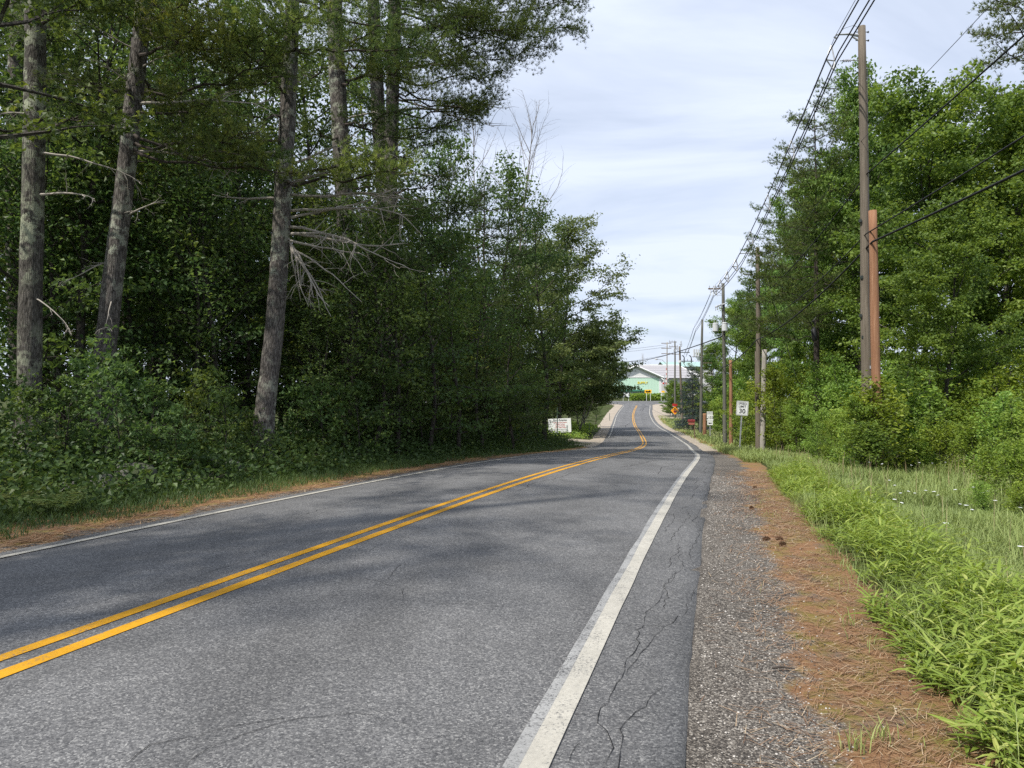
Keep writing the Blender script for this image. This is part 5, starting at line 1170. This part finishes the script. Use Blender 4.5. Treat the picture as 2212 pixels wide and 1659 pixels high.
# undergrowth and grass at the foot of the left wood
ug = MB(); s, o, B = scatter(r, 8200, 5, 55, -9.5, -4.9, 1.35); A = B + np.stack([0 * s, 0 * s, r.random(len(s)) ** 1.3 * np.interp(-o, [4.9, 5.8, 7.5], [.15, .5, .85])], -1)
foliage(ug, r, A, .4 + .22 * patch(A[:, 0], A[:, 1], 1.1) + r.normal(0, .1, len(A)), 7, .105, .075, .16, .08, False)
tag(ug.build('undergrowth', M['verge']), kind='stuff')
lg = MB()
for n, s0, s1, ww in ((24000, 5, 22, .009), (13000, 20, 55, .02)):
    s, o, B = scatter(r, n, s0, s1, -5.8, -3.85); keep = (-o - 3.9) + .22 * patch(B[:, 0], B[:, 1], 1.9) > .12; B = B[keep]; n = len(B)
    blades(lg, r, B, r.uniform(.07, .22, n), np.full(n, ww), r.uniform(0, 6.28, n), r.uniform(.2, .9, n), .4 + .15 * patch(B[:, 0], B[:, 1], .7) + r.normal(0, .12, n))
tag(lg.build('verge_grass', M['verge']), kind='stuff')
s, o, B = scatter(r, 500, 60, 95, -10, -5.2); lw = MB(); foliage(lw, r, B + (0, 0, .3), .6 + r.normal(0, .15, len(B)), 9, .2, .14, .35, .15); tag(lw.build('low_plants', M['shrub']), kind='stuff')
# ferns
def fern(seed):
    r = np.random.default_rng(seed); b = MB()
    for k in range(9):
        az = k * .7 + r.normal(0, .2); P = limb_path(r, (0, 0, 0), (math.cos(az) * .7, math.sin(az) * .7, .9), .75, 10, -.1, .03); b.tube(P, np.linspace(.005, .002, 11), 3, False, .6)
        for i in range(2, 11):
            d = nrm(P[i] - P[i - 1]); s_ = nrm(np.cross(d, (0, 0, 1)))
            for sg in (-1, 1):
                L_ = .2 * math.sin(math.pi * min(.97, .15 + i / 11 * .85)) + .03
                leaves(b, P[i][None], (s_ * sg + d * .4)[None], np.array([[0, 0, 1.]]), L_, .055, np.array([.75 + r.normal(0, .1)]), .05)
    return b.mesh('fern', M['verge'])
fm = fern(300)
for px, py, Y, sc, lb in ((120, 1130, 9.9, .8, 'yellowish fern in the verge near the left edge'), (640, 985, 20, 1.0, 'fern just right of the leaning trunk foot'), (690, 985, 20.6, 1.0, 'fern two steps right of the leaning trunk foot'), (470, 985, 17.2, 1.0, 'fern left of the leaning trunk foot'), (330, 1010, 14.4, .9, 'fern above the grey boulder')):
    p = at(px, py, Y); o = bpy.data.objects.new('fern', fm); COL.objects.link(o); o.location = (p[0], Y, gz(p[0], Y) + .05); o.scale = (sc,) * 3; o.rotation_euler = (0, 0, px); tag(o, lb, 'fern')
# boulders
def boulder(seed, d, name, label, x, y, dz=0):
    r = np.random.default_rng(seed); n, m = 16, 11; a = np.arange(n) * 2 * np.pi / n; b = MB(); u = np.linspace(0, np.pi, m)
    V = np.stack([np.sin(u)[:, None] * np.cos(a), np.sin(u)[:, None] * np.sin(a), np.cos(u)[:, None] + 0 * a], -1)
    w = np.zeros(V.shape[:2])
    for k in range(7):
        q = nrm(r.normal(size=3)); w += np.clip(V @ q - r.uniform(.45, .8), 0, None) * .7
    V = V * (1 - w)[..., None] * np.array(d) * (1 + .03 * r.normal(size=V.shape[:2]))[..., None]; i = np.arange(m - 1)[:, None] * n; j = np.arange(n)[None]
    b.add(V, np.stack([i + j, i + n + j, i + n + (j + 1) % n, i + (j + 1) % n], -1).reshape(-1, 4)); o = b.build(name, M['rock'], smooth=True); o.location = (x, y, gz(x, y) + dz); return tag(o, label, 'boulder')
p = at(292, 1035, 13.2); boulder(1, (.5, .4, .36), 'boulder', 'mossy grey boulder in the undergrowth left of the leaning trunk', p[0], 13.2, .0)
p = at(205, 1055, 12.0); boulder(2, (.5, .4, .3), 'boulder', 'low grey stone half hidden left of the mossy boulder', p[0], 12.0, .05)
p = at(478, 1022, 15.4); boulder(3, (.4, .3, .3), 'boulder', 'small pale rock in the bank below the leaning trunk', p[0], 15.4, .08)
# yarrow
yb = MB(); rr = np.random.default_rng(310)
for k in range(5):
    a = rr.uniform(0, 6.28); b_c = np.array((math.cos(a) * .022 * (k > 0), math.sin(a) * .022 * (k > 0), .56 + rr.normal(0, .004)))
    yb.tube([b_c + (0, 0, -.006), b_c + (0, 0, .004), b_c + (0, 0, .008)], [.006, .024, .012], 7)
flm = yb.mesh('flower_head', M['signwhite'])
ys_ = MB(); ys_.tube([(0, 0, -.05), (.01, 0, .3), (0, 0, .555)], [.004, .003, .002], 4)
for k in range(5):
    a = k * 1.26; ys_.tube([(0, 0, .5), (.022 * math.cos(a), .022 * math.sin(a), .553)], .0015, 3)
for k in range(7): leaves(ys_, np.array([[0, 0, .06 * k + .04]]), np.array([[math.cos(k * 2.4), math.sin(k * 2.4), .6]]), np.array([[0, 0, 1.]]), .1, .02, np.array([.5]))
stm = ys_.mesh('yarrow_stem', M['grass'])
gf = 'white yarrow flowers scattered over the meadow'
fl = [(2008, 977), (2052, 982), (2084, 984), (2106, 988), (1900, 991), (1935, 991), (1988, 985), (1965, 1000), (2040, 998), (1914, 1030), (1930, 1045), (1956, 1053), (1972, 1060), (1990, 1054), (1940, 1062), (1868, 1072), (1872, 1078), (1888, 1075), (1925, 1078), (1945, 1080), (2012, 1066), (2030, 1064), (2068, 1056), (2096, 1048), (2106, 1054), (2116, 1062), (2130, 1056), (2076, 1080), (2090, 1088), (2100, 1094), (2140, 1080), (2196, 1094), (1800, 1072), (1812, 1076), (1755, 1090), (2030, 1130), (2066, 1196), (2204, 1170), (1850, 992), (1870, 998), (2100, 975), (2075, 990), (1985, 1000), (1950, 993), (2010, 995), (1830, 985), (2150, 1000), (2180, 1010), (1905, 1000), (1920, 985), (2085, 1250), (2125, 1262)]
for px, py in fl:
    u = (px - 1106) / 1533.7; Y = 6.0
    for _ in range(40):                      # where a flower half a metre above the ground is seen there
        x = u * Y; zt = gz(x, Y) + .4; Y = float(np.clip(Y * .5 + .5 * (EYE - zt) / max(.01, (py - 868) / 1533.7), 2.5, 24))
    x = u * Y
    if so(np.array([x]), np.array([Y]))[1][0] < 5.9: continue
    t = thing('yarrow', 'flat white yarrow flower head on a thin stem in the meadow', 'wildflower', (x, Y, gz(x, Y)), R0.uniform(0, 6.28), gf); t.rotation_euler[0] = R0.normal(0, .1); t.scale = (.6 + .2 * R0.random(),) * 3
    for nm, me in (('stem', stm), ('bloom', flm)):
        o = bpy.data.objects.new(nm, me); COL.objects.link(o); o.parent = t
# pine cones, sticks
def cone_mesh(seed):
    r = np.random.default_rng(seed); b = MB(); b.tube([(-.06, 0, 0), (0, 0, 0), (.06, 0, 0)], [.01, .018, .006], 6)
    for k in range(46):
        u = k / 46; x = -.055 + .115 * u; a = k * 2.4; rad = .034 * math.sin(math.pi * (.15 + .8 * u)); c_ = np.array((x, 0, 0)); d = np.array((.45, math.cos(a), math.sin(a)))
        leaves(b, c_[None], d[None], np.array([[1., 0, 0]]), rad * 1.5 + .008, .024, np.array([.3]), .1)
    return b.mesh('pine_cone', M['cone'])
M['cone'] = m_plain('cone_scale', (.11, .065, .04), .9, .1, 0, .4, 30)
cm = cone_mesh(5)
for px, py, lb in ((1691, 1177, 'pine cone on the needle litter nearest the grass, middle of the strip'), (1682, 1164, 'pine cone beside another on the litter strip edge'), (1624, 1098, 'pine cone farther off on the orange litter'), (1630, 1053, 'farthest pine cone on the orange litter'), (1656, 1165, 'small pine cone left of the paired cones')):
    s_, o_ = soD(px, py); p = road(s_, o_); o = bpy.data.objects.new('pine_cone', cm); COL.objects.link(o); o.location = (p[0], p[1], p[2] - .02); o.rotation_euler = (.2, .1, px * .37); o.scale = (.8,) * 3; tag(o, lb, 'pine cone')
r = np.random.default_rng(320)
for px, py, dx, L_, lb in ((420, 1066, 1.0, 1.1, 'dark forked fallen branch on the litter beside the left edge line'), (700, 1015, 1.0, .8, 'fallen stick on the left verge farther along the road')):
    s_, o_ = soD(px, py); p = road(s_, o_ - .1); o = dead_branch(r, (0, 0, .03), (dx, .5, .08), L_, .014, -.02, 5).build('fallen_branch', M['limb']); o.location = (p[0] - .5, p[1], gz(p[0], p[1]) + .1); tag(o, lb, 'fallen branch')
s_, o_ = soD(2350 / 1.5, 1460); 
b = MB(); b.tube([(-.06, 0, 0), (0, .01, .004), (.07, -.01, 0)], [.006, .007, .004], 6); p = road(*soD(1690, 1444)); o = b.build('stick', M['limb']); o.location = (p[0], p[1], p[2] - .02); tag(o, 'short dark stick where the gravel meets the needle litter', 'stick')
# loose needles and gravel stones
nl = MB(); n = 26000; s = 1.2 + 20 * r.random(n) ** 1.5; o = 4.75 + r.normal(0, .36, n); keep = (o > 3.76) & (o < 5.7) & (patch(s * 1.0, o * 1.5, 2.3) + r.normal(0, .5, n) > -.5); s, o = s[keep], o[keep]; n = len(s)
P = road(s, o); P[:, 2] += np.interp(o, [3.7, 4.4, 5.1, 5.9], [-.046, -.034, -.044, -.2]) + r.random(n) * .012; a = r.normal(.3, .9, n); L_ = r.uniform(.05, .13, n); d = np.stack([np.cos(a), np.sin(a), r.normal(0, .1, n)], -1) * L_[:, None]; sd = np.stack([-np.sin(a), np.cos(a), 0 * a], -1) * (.0009 + .00026 * P[:, 1])[:, None]
k = np.arange(n)[:, None] * 4; nl.add(np.stack([P - sd, P + sd, P + d + sd * .6, P + d - sd * .6], 1), k + np.array([0, 1, 2, 3]), tint=np.clip(r.normal(.45, .24, n), 0, 1))
n = 5000; s = 5 + 24 * r.random(n) ** 1.3; o = -3.75 + r.normal(0, .3, n); keep = o < -3.3; s, o = s[keep], o[keep]; n = len(s); P = road(s, o, -.0); P[:, 2] += -.015; a = r.normal(.3, .9, n); d = np.stack([np.cos(a), np.sin(a), r.normal(0, .1, n)], -1) * r.uniform(.08, .2, n)[:, None]; sd = np.stack([-np.sin(a), np.cos(a), 0 * a], -1) * .006
k = np.arange(n)[:, None] * 4; nl.add(np.stack([P - sd, P + sd, P + d + sd * .6, P + d - sd * .6], 1), k + np.array([0, 1, 2, 3]), tint=np.clip(r.normal(.45, .2, n), 0, 1))
tag(nl.build('fallen_needles', M['litter']), kind='stuff')
gv = MB(); n = 9000; s = 1.2 + 18 * r.random(n) ** 1.6; o = np.where(r.random(n) < .85, r.uniform(3.73, 4.45, n), r.uniform(3.7, 5.0, n)); P = road(s, o); P[:, 2] += np.interp(o, [3.7, 4.4, 5.1], [-.05, -.038, -.048])
rd = r.uniform(.002, .007, n) + .0002 * s; oc = np.array([(1, 0, 0), (0, 1, 0), (-1, 0, 0), (0, -1, 0), (0, 0, .75)]); V = P[:, None] + oc[None] * rd[:, None, None] * r.uniform(.6, 1.3, (n, 5, 1)); k = np.arange(n)[:, None] * 5
gv.add(V, t=np.concatenate([k + np.array(q) for q in ((0, 1, 4), (1, 2, 4), (2, 3, 4), (3, 0, 4))]), tint=np.tile(r.random(n), 4))
t = NT('gravel_stone'); M['stone'] = t.done(t.bsdf(t.ramp(t.attr('tint'), [(0, (.06, .055, .05)), (.5, (.2, .18, .155)), (1, (.52, .49, .45))]), .85, .2))
tag(gv.build('gravel', M['stone']), kind='stuff')
print('TRIS', sum(len(m.loops) - 2 * len(m.polygons) for m in bpy.data.meshes), 'OBJ', len(bpy.data.objects))

# ------------------------------------------------------------------ each repeat described by where it stands
LM = [(62, 'left of the lichen-blotched trunk'), (240, 'between the two leftmost big trunks'), (575, 'between curving and leaning trunks'), (745, 'between leaning trunk and shaded trunk'), (842, 'just left of the twin-stemmed pine'), (1045, 'between twin-stemmed pine and bushy pine'), (1200, 'left of the white notice board'), (1420, 'beyond the white notice board'),
      (1562, 'left of the transformer pole'), (1601, 'behind the speed limit sign'), (1640, 'left of the bare utility pole'), (1720, 'right of the bleached pale stub'), (1868, 'left of the nearest utility pole'), (1960, 'right of the reddish leaning stub'), (2090, 'at the middle of the thicket'), (9999, 'towards the right edge of the picture')]
ORD = ['nearest', 'second nearest', 'third nearest', 'fourth nearest', 'fifth nearest', 'sixth nearest', 'seventh nearest', 'eighth nearest', 'ninth nearest', 'tenth nearest', 'eleventh nearest', 'twelfth nearest', 'thirteenth nearest']
for g_, noun in ((grp, 'leafy tree inside the wood'), (gsp, 'maple-leaved sapling'), (gsh, 'yellow-green shrub'), (gs, 'dark leafy roadside tree'), (gt, 'yellow-green young tree'), ('bushes beneath the overhanging trees', 'rounded dark bush under the overhanging boughs')):
    bins = {}
    for o in list(bpy.data.objects):
        if o.get('group') == g_ and o.parent is None:
            px = 1106 + 1533.7 * o.location.x / o.location.y; bins.setdefault(next(k for k, (e, _) in enumerate(LM) if px < e), []).append(o)
    for k, lst in bins.items():
        lst.sort(key=lambda o: o.location.y)
        for i, o in enumerate(lst): o['label'] = f'{ORD[i]} {noun} {LM[k][1]}' if i < len(ORD) else f'{noun} deep in the gloom {LM[k][1]}'
lst = sorted((o for o in bpy.data.objects if o.get('group') == sp_g), key=lambda o: o.data.vertices[0].co.y)
for i, o in enumerate(lst): o['label'] = f'{ORD[i]} grey diamond spacer clipped on the power cables'
